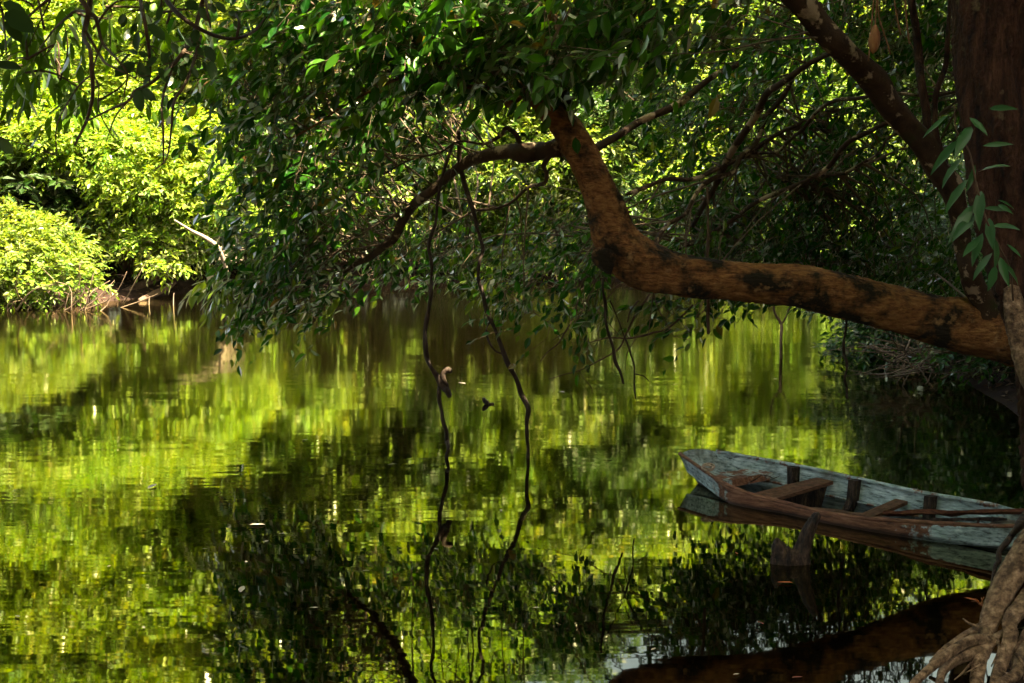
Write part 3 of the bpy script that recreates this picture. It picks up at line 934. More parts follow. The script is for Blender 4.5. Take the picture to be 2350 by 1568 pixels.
trunk_rows = [(2680, 935, 92, 13.7), (2520, 840, 88, 13.5), (2400, 785, 80, 13.3), (2299, 752, 73, 13.2), (2170, 737, 61, 13.2), (2000, 697, 52, 13.1), (1850, 664, 50, 13.0), (1700, 650, 45, 13.0), (1560, 632, 48, 13.0),
              (1465, 600, 56, 13.0), (1412, 545, 50, 13.0), (1392, 480, 42, 13.0), (1360, 400, 36, 13.0), (1325, 330, 37, 13.0), (1290, 280, 33, 13.0), (1245, 240, 24, 12.9), (1222, 226, 14, 12.9)]
P, r = pts_px(trunk_rows)
big_trunk = part(big, 'trunk', lambda g: tube(g, P, r, 40, 260, 0.10, rng), M['bark'])
KN = [([(1400, 600, 30, 12.9), (1378, 588, 24, 12.85), (1366, 575, 12, 12.85)], 'burl')]
for rows, nm in KN:
    q, rr = pts_px(rows)
    bo = part(big, nm, lambda g: tube(g, q, rr, 14, 12, 0.15, rng), M['bark'])
    bo.parent = big_trunk
    bo.matrix_parent_inverse = Matrix.Identity(4)

LIMBS = [  # rows (u, v, r px, depth), material
    ([(1330, 345, 24, 13.1), (1260, 345, 20, 13.2), (1200, 352, 24, 13.3), (1140, 352, 15, 13.5), (1080, 368, 13, 13.8), (1010, 420, 11, 14.2), (950, 470, 11, 14.6), (905, 545, 10, 15.0), (850, 590, 8, 15.4), (790, 625, 4, 15.8)], 'bark_mossy'),
    ([(1308, 290, 19, 13.0), (1294, 230, 17, 13.0), (1290, 180, 16, 12.9), (1280, 100, 15, 12.6), (1262, 0, 13, 12.2), (1235, -130, 11, 11.8), (1190, -300, 8, 11.2)], 'bark'),
    ([(1285, 190, 10, 12.8), (1180, 196, 9, 12.7), (1080, 200, 9, 12.6), (990, 192, 8, 12.6), (915, 182, 7, 12.6), (860, 205, 5, 12.9), (760, 262, 4, 13.2), (640, 330, 3, 13.5)], 'bark'),
    ([(1345, 360, 16, 13.1), (1420, 310, 14, 13.4), (1500, 265, 14, 13.7), (1590, 212, 12, 14.0), (1690, 150, 11, 14.2), (1790, 70, 9, 14.4), (1880, -40, 8, 14.6)], 'bark_mossy'),
    ([(1500, 560, 9, 13.1), (1550, 505, 8, 13.5), (1600, 440, 8, 14.0), (1680, 395, 9, 14.4), (1735, 330, 9, 14.7), (1790, 230, 9, 14.9), (1830, 120, 8, 15.0), (1850, -20, 7, 15.0)], 'bark_mossy'),
    ([(1440, 445, 7, 13.2), (1530, 412, 8, 13.8), (1640, 390, 9, 14.3), (1720, 350, 8, 14.7), (1800, 300, 7, 15.0), (1900, 255, 5, 15.3)], 'bark_mossy'),
    ([(1280, 355, 12, 13.2), (1248, 380, 9, 13.2), (1250, 420, 7, 13.3), (1200, 440, 6, 13.6), (1140, 478, 5, 14.0), (1060, 500, 3, 14.4)], 'bark_mossy'),
    ([(1210, 345, 12, 13.3), (1185, 310, 9, 13.2), (1160, 295, 7, 13.1), (1110, 330, 5, 13.4), (1010, 350, 4, 13.8), (880, 400, 3, 14.4)], 'bark_mossy'),
    ([(1190, 270, 7, 12.8), (1160, 240, 8, 12.7), (1210, 190, 7, 12.5), (1250, 120, 6, 12.3)], 'bark'),
]
LIMBS = [([(a_, b_, c_ * (0.62 if r_[0][2] < 18 else 1.0), d_) for a_, b_, c_, d_ in r_], m_) for r_, m_ in LIMBS]
LIMBS = [(kinked(r_, rng, 7.0 if r_[0][2] < 20 else 4.0), m_) for r_, m_ in LIMBS]
for rows, mt in LIMBS:
    q, rr = pts_px(rows)
    part(big, 'limb', lambda g: tube(g, q, rr, 12, None, 0.10, rng), M[mt])
SPOT = [([(2262, 730, 34, 13.1), (2236, 660, 26, 13.0), (2212, 580, 19, 12.9), (2202, 510, 19, 12.8), (2178, 425, 27, 12.7), (2120, 330, 31, 12.6), (2035, 234, 29, 12.4), (1962, 142, 28, 12.2), (1880, 55, 28, 12.0), (1790, -40, 28, 11.8), (1680, -150, 24, 11.5), (1540, -300, 16, 11)], 'bark_mossy'),
        ([(2150, 385, 10, 12.6), (2128, 300, 9.5, 12.7), (2112, 180, 9, 12.8), (2102, 60, 8.5, 12.9), (2093, -60, 8, 13.0), (2088, -220, 6, 13.0)], 'bark_red'),
        ([(2165, 400, 14, 12.7), (2155, 340, 9, 12.9), (2145, 250, 7, 13.0), (2170, 150, 6, 13.1), (2180, 0, 5, 13.1)], 'bark_red'),
        ([(2070, 270, 9, 12.6), (2000, 300, 9, 13.2), (1900, 385, 9, 13.8), (1790, 440, 9, 14.3), (1700, 490, 7, 14.8), (1620, 540, 5, 15.2), (1540, 580, 3, 15.4)], 'bark_mossy'),
        ([(1930, 110, 9, 12.3), (1850, 150, 11, 12.8), (1760, 215, 13, 13.4), (1690, 330, 14, 14.0), (1640, 430, 11, 14.6), (1590, 520, 7, 15.0)], 'bark_mossy'),
        ([(2010, 215, 8, 12.5), (1920, 230, 7, 13.2), (1840, 300, 7, 13.9), (1780, 350, 6, 14.5), (1650, 380, 4, 15.2)], 'bark_mossy'),
        ([(2075, 300, 6, 12.6), (2020, 350, 5, 13.5), (1930, 400, 6, 14.3), (1840, 420, 5, 15.0), (1760, 410, 4, 15.5)], 'bark_mossy'),
        ([(2030, 215, 5, 12.6), (2110, 220, 5, 13.0), (2200, 210, 5, 13.6), (2300, 230, 4, 14.0)], 'bark_mossy')]
SPOT = [([(a_, b_, c_ * (0.62 if r_[0][2] < 18 and m_ == 'bark_mossy' else 1.0), d_) for a_, b_, c_, d_ in r_], m_) for r_, m_ in SPOT]
SPOT = [(kinked(r_, rng, 7.0 if r_[0][2] < 20 else 3.5), m_) for r_, m_ in SPOT]
for rows, mt in SPOT:
    q, rr = pts_px(rows)
    part(big, 'limb', lambda g: tube(g, q, rr, 14 if rr[0] > 0.08 else 9, 60 if rr[0] > 0.08 else None, 0.10, rng), M[mt])

# limb skeleton points that twigs may spring from
LP, LW = [], []
for rows, mt in LIMBS + SPOT:
    q, rr = pts_px(rows)
    C = catmull(q, 8 * len(q))
    LP.append(C)
LP.append(catmull(P, 120)[60:])
LP = np.concatenate(LP)

# foliage regions of the bent tree: u, v, ru, rv, depth, depth spread, sprays, leaf length, direction
LFT = (-0.75, 0.15, -0.55)
BLOBS = [
    (600, 60, 130, 90, 13.2, .8, 46, .17, LFT), (740, 70, 140, 90, 12.8, .8, 60, .17, LFT), (900, 60, 140, 90, 12.6, .7, 64, .17, LFT), (1050, 60, 140, 90, 12.4, .7, 66, .18, LFT), (1200, 60, 130, 90, 12.2, .7, 62, .18, LFT),
    (1350, 60, 130, 90, 12.2, .7, 60, .18, LFT), (1480, 70, 120, 90, 12.2, .7, 46, .18, LFT), (1600, 50, 90, 70, 12.4, .8, 22, .17, LFT), (1720, 40, 80, 60, 12.8, .8, 14, .16, LFT),
    (1130, 145, 130, 45, 12.3, .5, 24, .18, LFT), (1330, 130, 110, 50, 12.2, .5, 14, .18, LFT), (960, 150, 140, 60, 12.6, .6, 40, .17, LFT),
    (590, 200, 100, 80, 14.0, 1.0, 46, .16, LFT), (720, 210, 120, 90, 13.8, 1.0, 60, .16, LFT), (850, 230, 120, 90, 13.8, 1.0, 50, .16, LFT), (980, 260, 100, 50, 14.2, 1.0, 22, .15, LFT),
    (600, 330, 95, 90, 15.0, 1.1, 56, .15, LFT), (720, 350, 110, 90, 15.0, 1.1, 64, .15, LFT), (840, 360, 100, 80, 15.0, 1.1, 28, .15, LFT),
    (600, 450, 85, 80, 15.6, 1.1, 58, .14, LFT), (710, 470, 100, 80, 15.6, 1.1, 64, .14, LFT), (830, 480, 90, 70, 15.8, 1.0, 26, .14, LFT), (930, 560, 80, 50, 16.2, 1.0, 14, .13, LFT),
    (620, 560, 90, 60, 16.0, 1.0, 56, .14, LFT), (720, 580, 95, 60, 16.0, 1.0, 60, .14, LFT), (830, 600, 80, 50, 16.2, 1.0, 22, .13, LFT),
    (590, 640, 55, 35, 16.2, .7, 34, .14, LFT), (660, 670, 70, 42, 16.2, .8, 44, .14, LFT), (750, 660, 60, 35, 16.4, .8, 26, .13, LFT),
    (548, 745, 26, 24, 16.5, .4, 15, .13, LFT), (630, 725, 35, 18, 16.4, .4, 10, .13, LFT), (715, 735, 22, 14, 16.5, .3, 5, .12, LFT),
    # behind and right of the bend
    (1060, 320, 120, 50, 15.8, 1.2, 18, .11, LFT), (1180, 430, 90, 60, 16.5, 1.4, 18, .10, LFT), (1050, 590, 110, 50, 17.5, 1.2, 18, .10, LFT), (1180, 580, 90, 60, 17.5, 1.2, 24, .10, LFT), (1290, 550, 60, 70, 17.0, 1.2, 20, .10, LFT),
    (1480, 200, 90, 70, 15.0, 1.2, 22, .12, LFT), (1600, 270, 100, 80, 16.0, 1.6, 40, .11, LFT), (1720, 250, 100, 90, 16.0, 1.6, 40, .11, LFT), (1840, 220, 100, 90, 16.0, 1.6, 34, .11, LFT), (1960, 330, 90, 80, 16.2, 1.6, 34, .11, LFT),
    (1600, 430, 100, 70, 16.6, 1.6, 46, .10, LFT), (1720, 430, 100, 70, 16.6, 1.6, 48, .10, LFT), (1850, 400, 100, 70, 16.6, 1.6, 46, .10, LFT), (1970, 450, 100, 80, 17.0, 1.6, 52, .10, LFT), (2080, 430, 70, 80, 17.0, 1.6, 34, .10, LFT),
    (1610, 530, 60, 50, 16.6, 1.4, 30, .10, LFT), (1680, 530, 100, 60, 17.0, 1.4, 54, .10, LFT), (1800, 540, 100, 60, 17.0, 1.4, 54, .10, LFT), (1930, 540, 100, 50, 17.2, 1.4, 46, .10, LFT), (2060, 540, 90, 70, 17.4, 1.4, 46, .10, LFT),
    (1680, 590, 90, 25, 16.8, 1.0, 22, .10, LFT), (1850, 595, 100, 25, 17, 1.0, 20, .10, LFT), (2050, 240, 70, 90, 15.5, 1.2, 18, .11, LFT), (2140, 160, 60, 110, 15.5, 1.2, 18, .11, LFT), (1990, 90, 70, 70, 15.5, 1.2, 14, .11, LFT),
    (1850, 40, 90, 50, 14.5, 1.2, 26, .13, LFT), (1960, 20, 80, 50, 15, 1.2, 24, .13, LFT), (2080, 40, 80, 60, 15, 1.2, 26, .13, LFT), (2180, 60, 60, 80, 15, 1.2, 22, .12, LFT), (1700, 110, 80, 50, 14.5, 1.2, 20, .13, LFT), (2010, 150, 80, 60, 15.5, 1.2, 22, .12, LFT), (2170, 320, 50, 80, 16, 1.2, 22, .11, LFT),
    (1700, 610, 110, 35, 16.0, 1.2, 46, .11, LFT), (1850, 620, 110, 35, 16.5, 1.4, 50, .11, LFT), (2000, 630, 110, 40, 17.0, 1.4, 54, .11, LFT), (2130, 620, 90, 50, 17.5, 1.4, 44, .11, LFT), (1630, 605, 60, 30, 15.5, 1.0, 22, .11, LFT), (2150, 690, 90, 30, 17.5, 1.2, 24, .11, LFT),
    (980, 610, 90, 35, 16.6, 1.0, 22, .12, LFT), (1110, 600, 90, 45, 16.6, 1.0, 26, .12, LFT), (1240, 600, 80, 50, 16.2, 1.0, 26, .12, LFT), (1320, 590, 50, 60, 15.5, .8, 18, .12, LFT),
    # under the bend, over the water
    (1150, 690, 40, 25, 14.2, .5, 10, .11, LFT), (1230, 680, 60, 32, 14.2, .5, 18, .11, LFT), (1320, 660, 55, 35, 14.2, .6, 14, .11, LFT), (1320, 730, 50, 28, 14.0, .5, 10, .12, LFT), (1420, 715, 70, 40, 13.8, .6, 8, .12, LFT),
    (1530, 700, 60, 24, 13.7, .5, 10, .12, LFT), (1600, 715, 40, 22, 13.6, .4, 8, .12, LFT), (1440, 665, 50, 25, 14.0, .5, 5, .11, LFT), (1550, 770, 12, 8, 13.6, .1, 2, .11, LFT), (1485, 785, 8, 6, 13.6, .1, 1, .11, LFT),
]
twg = Geo()
allL = []
LUSE = np.zeros(len(LP))
for (u, v, ru, rv, dep, ds, ns, L, dr) in BLOBS:
    if u > 1450 and dep > 14.6 and v < 640:
        ns, dr = int(ns * 1.5), (-0.35, 0.1, -0.30)
    nclus = max(1, ns // 7)
    ang = rng.uniform(0, 6.28, nclus)
    rd = np.sqrt(rng.random(nclus)) * 0.85
    for k in range(nclus):
        cu, cv = u + ru * rd[k] * math.cos(ang[k]), v + rv * rd[k] * math.sin(ang[k])
        Yc = dep + rng.normal(0, ds * 0.5)
        c = at(cu, cv, Yc)
        # a branch from the nearest limb to the middle of this bunch
        off = c + np.array((0.5, 0, 0.35)) - LP
        j = int(np.argmin((off ** 2).sum(1) + rng.uniform(0, 0.5, len(LP)) + LUSE))
        LUSE[max(0, j - 3):j + 4] += 0.7
        a = LP[j]
        mdl = a * 0.45 + c * 0.55 + np.array((0, 0, 0.12)) * np.linalg.norm(c - a) + rng.normal(0, 0.05, 3) * (1 + np.linalg.norm(c - a))
        ln = np.linalg.norm(c - a)
        tube(twg, [a, mdl, c], [0.005 + 0.004 * min(ln, 3), 0.004 + 0.002 * min(ln, 3), 0.003], 5, 8)
        m = ns // nclus
        D = np.array(dr) + rng.normal(0, 0.62, (m, 3))
        sl = rng.uniform(0.35, 0.75, m) * (L / 0.13) ** 0.6
        P0 = c + rng.normal(0, 1, (m, 3)) * np.array((0.20, 0.26, 0.17)) * (0.6 + 0.4 * ds) - unit(D) * (sl * 0.5)[:, None]
        P0[:, 2] += 0.08
        nl = 9 if L > 0.125 else 10
        pos, A, N, LL, WW = sprigs(rng, P0, D, nl, sl, L, L * 0.50, up=0.75, spread=0.75, droop=0.25)
        A = unit(A + np.array((-0.15, -0.05, -0.25)) + rng.normal(0, 0.3, A.shape))
        N = unit(N + rng.normal(0, 0.35, N.shape))
        allL.append((pos, A, N, LL, WW))
        Du = unit(D)
        for q in range(m):
            e = P0[q] + Du[q] * sl[q]
            e[2] -= sl[q] * 0.25
            mm = P0[q] + Du[q] * sl[q] * 0.5
            mm[2] -= sl[q] * 0.06
            tube(twg, [c, P0[q], mm, e], [0.004, 0.0035, 0.003, 0.0015], 3, 5, tip=False)
pos, A, N, LL, WW = (np.concatenate([q[i] for q in allL]) for i in range(5))
# the tree's own high crown above the picture
cg = Geo()
for (x, y, z, r_) in ((-2.6, 14.5, 8.2, 1.5), (-0.8, 13.0, 8.6, 1.6), (0.8, 15.5, 8.8, 1.7), (2.4, 13.2, 8.4, 1.6), (4.0, 15.6, 8.6, 1.7), (-1.5, 16.6, 8.4, 1.5), (2.6, 17.2, 8.3, 1.6), (6.4, 15.4, 8.4, 1.7), (-1.2, 11.3, 7.6, 1.2), (5.0, 17.6, 8.2, 1.5)):
    P_, D_ = clump_sprigs(rng, np.array((x, y, z)), np.array((r_, r_, r_ * .62)), int(60 * r_ * r_))
    leaves4(cg, *sprigs(rng, P_, D_, 8, .6, .26, .12))
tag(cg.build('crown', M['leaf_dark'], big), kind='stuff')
# keep the drawn edge of the crown ragged: drop a tenth at random
keep = rng.random(len(pos)) > np.where((pos[:, 0] / pos[:, 1] > 0.06) & (pos[:, 1] > 14.3), 0.0, np.where(pos[:, 1] > 13.6, 0.36, 0.28))
pos, A, N, LL, WW = pos[keep], A[keep], N[keep], LL[keep], WW[keep]
tag(twg.build('twigs', M['twig_mid'], big, True), kind='stuff')


def leaf_object_meshes(prefix, mat, n=4, droop=(0.05, 0.30), W=0.40, tmpl=LEAF_T):
    out = []
    for i in range(n):
        g = Geo()
        dr_ = droop[0] + (droop[1] - droop[0]) * i / max(1, n - 1)
        leaves8(g, np.zeros((1, 3)), np.array([[0, 1.0, 0]]), np.array([[0, 0, 1.0]]), [1.0], [W], dr_, tmpl)
        me = g.mesh(prefix, True)
        me.materials.append(mat)
        out.append(me)
    return out


def leaf_objects(parent, meshes, pos, A, N, LL):
    inv = -Vector(parent.location)
    S = unit(np.cross(A, N))
    N2 = np.cross(S, A)
    for i in range(len(pos)):
        o = bpy.data.objects.new('leaf', meshes[i % len(meshes)])
        COL.objects.link(o)
        o.parent = parent
        m = Matrix(((S[i][0], A[i][0], N2[i][0], 0), (S[i][1], A[i][1], N2[i][1], 0), (S[i][2], A[i][2], N2[i][2], 0), (0, 0, 0, 1)))
        o.matrix_basis = Matrix.Translation(Vector(pos[i]) + inv) @ m @ Matrix.Scale(float(LL[i]), 4)


# the 300 leaves that show largest are leaves of their own, the rest one mass
size = LL / pos[:, 1]
uu = 1175 + pos[:, 0] / pos[:, 1] * FPX
vv = 480 - (pos[:, 2] - CAM_Z) / pos[:, 1] * FPX
seen = (uu > 30) & (uu < 2320) & (vv > 20) & (vv < 1500)
order = np.argsort(-(size * seen))
one = np.zeros(len(pos), bool)
one[order[:300]] = True
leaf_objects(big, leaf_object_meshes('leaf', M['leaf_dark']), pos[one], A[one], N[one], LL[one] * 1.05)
g = Geo()
rest = ~one
bigl = rest & (LL > 0.10)
leaves8(g, pos[bigl], A[bigl], N[bigl], LL[bigl], WW[bigl], 0.16)
sm = rest & ~bigl
leaves4(g, pos[sm], A[sm], N[sm], LL[sm], WW[sm])
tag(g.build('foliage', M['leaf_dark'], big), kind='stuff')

# young light green leaves at the drooping tip
g = Geo()
yp = []
for (u, v, dpt, n) in ((535, 650, 16.0, 5), (575, 660, 16.1, 3), (510, 640, 16.0, 3), (745, 690, 16.3, 1), (785, 690, 16.2, 1), (1128, 640, 16.2, 3), (1150, 655, 16.2, 2)):
    c = at(u, v, dpt)
    P0 = c + rng.normal(0, 1, (n, 3)) * np.array((.08, .12, .05))
    yp.append(sprigs(rng, P0, np.array((-.7, 0, -.25)) + rng.normal(0, .3, (n, 3)), 7, .36, .21, .07, up=.9, spread=.8))
yp = [np.concatenate([q[i] for q in yp]) for i in range(5)]
leaf_objects(big, leaf_object_meshes('leaf', M['leaf_young'], 3, (.1, .3), .34), yp[0], unit(yp[1] + np.array((-.1, 0, -.5))), yp[2], yp[3])


# ------------------------------------------------------------------ lianas and hanging stems
def liana(name, label, rows_list, mat, cat='liana', seg=8, lump=0.12):
    base = None
    g = Geo()
    for rows in rows_list:
        last = rows[-1]
        rows = kinked([tuple(q_) for q_ in rows], rng, 2.2)
        q, rr = pts_px(rows)
        rr = [x_ * rng.uniform(0.65, 1.05) for x_ in rr]
        if base is None:
            base = np.array(q[-1])
        tube(g, [p - base for p in q], rr, seg, None, lump, rng)
    o = g.build(name, mat, smooth=True)
    o.location = base
    return tag(o, label, cat)


VD = 14.15
liana('knotted_liana', 'dark hanging liana with a thick knotted kink halfway, dipping into the water', [
    [(1040, 330, 5, 13.8), (1012, 420, 5, 13.9), (1000, 510, 5, 14.0), (984, 570, 5.5, 14.1), (990, 640, 5, VD), (984, 710, 6, VD), (975, 765, 6, VD), (980, 820, 6, VD), (1002, 862, 7, VD), (1022, 892, 9, VD), (1031, 908, 8, VD)],
    [(1031, 906, 8, VD), (1026, 885, 6, VD), (1016, 860, 7, VD), (1024, 850, 8, VD), (1036, 852, 6, VD)],
    [(1006, 868, 5, VD), (1007, 900, 5, VD), (1013, 945, 5, VD), (1024, 990, 5, VD), (1029, 1030, 4.5, VD), (1026, 1066, 4, VD), (1022, 1100, 4, VD)]], M['twig_dark'])
liana('long_liana', 'long dark liana slanting down to the water right of the knotted one', [
    [(1052, 300, 5, 13.8), (1056, 380, 5.5, 13.9), (1085, 480, 5.5, 14.0), (1108, 570, 5, 14.1), (1098, 640, 5, VD), (1118, 715, 6, VD), (1152, 800, 6, VD), (1184, 868, 6, VD), (1212, 938, 6, VD), (1209, 1000, 5, VD), (1211, 1056, 5, VD), (1210, 1090, 4, VD)],
    [(1106, 655, 2.5, VD), (1110, 700, 2.5, VD), (1128, 735, 2.5, VD), (1116, 755, 2.5, VD), (1125, 790, 2.5, VD), (1152, 812, 2.5, VD)]], M['twig_dark'])
liana('short_liana', 'short dark stem hanging below the leaves under the trunk bend', [[(1385, 640, 4, 13.6), (1390, 700, 4, 13.6), (1398, 770, 4, 13.6), (1412, 830, 4.5, 13.6), (1431, 881, 4, 13.6)]], M['twig_dark'])
liana('twig_liana', 'thin curved stem with one side twig hanging right of the short stem', [[(1400, 690, 2.5, 13.6), (1430, 765, 2.5, 13.6), (1448, 815, 2.5, 13.6), (1456, 860, 2.5, 13.6), (1459, 915, 2, 13.6)], [(1457, 858, 1.8, 13.6), (1475, 862, 1.6, 13.6), (1490, 876, 1.2, 13.6)]], M['twig_dark'])
liana('straight_stick', 'straight brown stick hanging down below the horizontal trunk', [[(1623, 430, 4, 13.5), (1624, 560, 4, 13.45), (1625, 690, 4.5, 13.4), (1626, 766, 4.5, 13.4)]], M['twig'], 'stick')
liana('wavy_liana', 'thin wavy liana hanging under the middle of the horizontal trunk', [[(1938, 700, 3, 13.2), (1942, 752, 3.5, 13.2), (1936, 790, 4, 13.2), (1943, 830, 4, 13.2), (1938, 870, 3.5, 13.2), (1944, 915, 3, 13.2)]], M['twig_dark'])
liana('bare_spray', 'fine bare twigs arching out low over the water under the bend', [
    [(1590, 700, 3, 13.7), (1530, 755, 3.5, 13.7), (1470, 772, 3, 13.7), (1400, 775, 2.5, 13.7), (1340, 790, 2, 13.7)],
    [(1500, 660, 3, 13.8), (1460, 720, 3, 13.8), (1420, 800, 2.5, 13.8), (1330, 850, 2, 13.8), (1260, 870, 1.6, 13.8)],
    [(1330, 850, 1.6, 13.8), (1350, 880, 1.4, 13.8), (1358, 905, 1.0, 13.8)], [(1440, 740, 2, 13.8), (1465, 690, 2, 13.8)], [(1420, 770, 1.6, 13.7), (1395, 740, 1.4, 13.7)], [(1460, 775, 1.6, 13.7), (1440, 810, 1.4, 13.7), (1436, 850, 1, 13.7)],
    [(1340, 640, 3, 13.9), (1310, 740, 2.5, 13.9), (1280, 790, 2, 13.9), (1240, 830, 1.4, 13.9)], [(1300, 760, 1.6, 13.9), (1270, 780, 1.2, 13.9)]], M['twig'], 'twigs', 5, 0)

# hanging pod with stalks at the top right
pb = at(2005, 122, 11.6)
pod = thing('hanging_pod', 'orange brown seed pod hanging on thin stalks beside the spotted limb', 'seed pod', pb)
part(pod, 'pod', lambda g: tube(g, [at(2008, 58, 11.6), at(2007, 75, 11.6), at(2005, 95, 11.6), at(2004, 112, 11.6), at(2003, 122, 11.6)], [.012, .035, .044, .034, .012], 10, 14, 0.10, rng), M['pod'])
for rows in ([(2013, -60, 2, 11.6), (2003, 20, 2, 11.6), (1998, 90, 2, 11.6), (1993, 140, 2, 11.6)], [(2013, -60, 2, 11.6), (2016, 30, 2, 11.6), (2030, 80, 2, 11.6), (2044, 125, 2.2, 11.6)],
             [(2045, -60, 2, 11.6), (2055, 20, 2, 11.6), (2067, 80, 2, 11.6)], [(2075, -60, 2, 11.6), (2080, 40, 2.2, 11.6), (2087, 100, 2.2, 11.6)], [(2014, -60, 2, 11.6), (2011, 20, 2, 11.6), (2008, 62, 2, 11.6)]):
    q, rr = pts_px(rows)
    part(pod, 'stalk', lambda g: tube(g, q, rr, 6, None), M['stalk'])

# ------------------------------------------------------------------ the upright tree at the right and its roots
rng = np.random.default_rng(9)
ub = np.array((3.35, 8.25, 0.55))
upr = thing('upright_tree', 'dark rough barked tree trunk at the right edge with pale roots reaching into the water', 'tree', ub)
rows = [(2480, 1180, 130, 8.3), (2460, 1020, 110, 8.5), (2425, 850, 96, 8.7), (2395, 740, 88, 8.8), (2360, 600, 82, 8.8), (2326, 450, 82, 8.8), (2308, 300, 80, 8.8), (2290, 130, 76, 8.8), (2276, 0, 74, 8.8), (2245, -200, 76, 8.8), (2230, -500, 64, 8.8), (2240, -900, 50, 8.8)]
q, rr = pts_px(rows)
part(upr, 'trunk', lambda g: tube(g, q, rr, 64, 240, 0.14, rng), M['bark_red'])
q2, rr2 = pts_px([(2460, 1080, 50, 8.3), (2400, 930, 36, 8.3), (2362, 820, 34, 8.4), (2335, 730, 26, 8.45), (2322, 660, 16, 8.5)])
part(upr, 'buttress', lambda g: tube(g, q2, rr2, 14, 40, 0.16, rng), M['bark_root'])
ROOTS = [
    [(2470, 1150, 70, 8.1), (2400, 1220, 48, 7.95), (2345, 1285, 36, 7.85), (2312, 1340, 32, 7.75), (2285, 1395, 28, 7.65), (2268, 1440, 22, 7.6), (2255, 1490, 16, 7.5), (2244, 1545, 16, 7.4), (2236, 1610, 14, 7.25), (2230, 1680, 10, 7.1)],
    [(2275, 1425, 14, 7.6), (2240, 1445, 11, 7.62), (2205, 1464, 9, 7.62), (2165, 1492, 7, 7.6), (2135, 1520, 4, 7.55)],
    [(2262, 1470, 15, 7.52), (2235, 1468, 13, 7.5), (2200, 1484, 12, 7.45), (2155, 1517, 11, 7.35), (2105, 1562, 10, 7.2), (2060, 1610, 7, 7.05)],
    [(2258, 1492, 16, 7.5), (2225, 1500, 15, 7.48), (2190, 1515, 14, 7.45), (2165, 1540, 11, 7.4), (2155, 1580, 8, 7.3)],
    [(2480, 1250, 50, 7.9), (2400, 1340, 30, 7.75), (2345, 1395, 20, 7.6), (2318, 1430, 18, 7.52), (2320, 1460, 17, 7.48), (2306, 1500, 16, 7.42), (2284, 1560, 15, 7.3), (2270, 1640, 12, 7.1)],
    [(2322, 1450, 13, 7.5), (2290, 1462, 11, 7.52), (2270, 1485, 10, 7.5), (2262, 1510, 8, 7.46)],
    [(2480, 1400, 40, 7.6), (2400, 1460, 26, 7.5), (2350, 1500, 18, 7.38), (2335, 1545, 15, 7.25), (2305, 1565, 13, 7.15), (2270, 1590, 10, 7.0)],
    [(2470, 1350, 30, 7.8), (2400, 1400, 18, 7.7), (2350, 1470, 12, 7.6), (2330, 1520, 9, 7.5), (2325, 1580, 7, 7.3)],
    [(2245, 1440, 4, 7.6), (2222, 1430, 3, 7.6), (2210, 1420, 1.5, 7.6)],
]
for rows in ROOTS:
    q, rr = pts_px(rows)
    part(upr, 'root', lambda g: tube(g, q, rr, 16, 8 * len(q), 0.14, rng), M['bark_root'])
# leaning dead pole in front of the boat
liana('leaning_pole', 'dark crooked dead branch leaning across the bow of the boat', [[(2400, 1125, 9, 8.3), (2350, 1190, 9, 8.3), (2322, 1228, 9, 8.25), (2294, 1266, 9, 8.2), (2285, 1300, 7, 8.15), (2277, 1346, 5, 8.1), (2272, 1385, 4, 8.0)]], M['wet_wood'], 'branch', 9, 0.15)
# orange frayed root tip in the shallow water
liana('frayed_root', 'small orange frayed root tip in the shallows beside the pale roots', [[(2262, 1392, 4, 7.9), (2246, 1384, 3, 7.95), (2238, 1374, 1.5, 7.95)], [(2256, 1388, 2, 7.9), (2252, 1372, 1, 7.95)], [(2250, 1388, 2, 7.9), (2258, 1370, 1, 7.95)], [(2246, 1386, 2, 7.9), (2230, 1380, 1, 7.95)]], M['fallen_orange'], 'root', 5, 0)

# climbing plant on the upright trunk
cb = at(2330, 640, 8.3)
clm = thing('climbing_plant', 'climbing plant with long blue green leaves hanging on the upright trunk', 'plant', cb)
stem_rows = [(2325, 690, 2.5, 8.25), (2318, 620, 2.5, 8.2), (2290, 560, 2.5, 8.15), (2262, 500, 2.5, 8.15), (2240, 420, 2.5, 8.15), (2225, 350, 2.2, 8.2), (2195, 300, 2, 8.2), (2190, 240, 1.6, 8.2)]
q, rr = pts_px(stem_rows)
part(clm, 'stem', lambda g: tube(g, q, rr, 6, 30), M['twig'])
LV = [  # base u,v  tip u,v
    (2180, 262, 2112, 318), (2205, 318, 2136, 388), (2212, 360, 2153, 415), (2230, 290, 2196, 335), (2238, 378, 2222, 432), (2222, 412, 2162, 484), (2252, 438, 2240, 505), (2236, 470, 2185, 538), (2240, 492, 2190, 545),
    (2270, 500, 2275, 562), (2255, 535, 2232, 590), (2282, 545, 2296, 605), (2250, 545, 2212, 585), (2278, 580, 2232, 632), (2295, 590, 2312, 650), (2296, 600, 2348, 640), (2285, 610, 2268, 668), (2258, 478, 2320, 480), (2290, 470, 2320, 483),
    (2270, 250, 2325, 242), (2255, 335, 2318, 330), (2245, 395, 2305, 372), (2275, 520, 2332, 512), (2290, 460, 2330, 470), (2310, 560, 2345, 590), (2225, 270, 2262, 300)]
cp, ca, cn, cl = [], [], [], []
for (u0, v0, u1, v1) in LV:
    a, e = at(u0, v0, 8.15 + rng.uniform(-.06, .06)), at(u1, v1, 8.08 + rng.uniform(-.12, .08))
    cp.append(a); ca.append(unit(e - a)); cl.append(np.linalg.norm(e - a) * rng.uniform(0.95, 1.2))
    n_ = np.array((rng.normal(-.35, .35), -0.55, 0.75 + rng.normal(0, .2)))
    cn.append(unit(n_))
leaf_objects(clm, leaf_object_meshes('leaf', M['leaf_climb'], 4, (.05, .34), .25, [(0.2, 0.34), (0.48, 0.5), (0.78, 0.28)]), np.array(cp), np.array(ca), np.array(cn), np.array(cl))

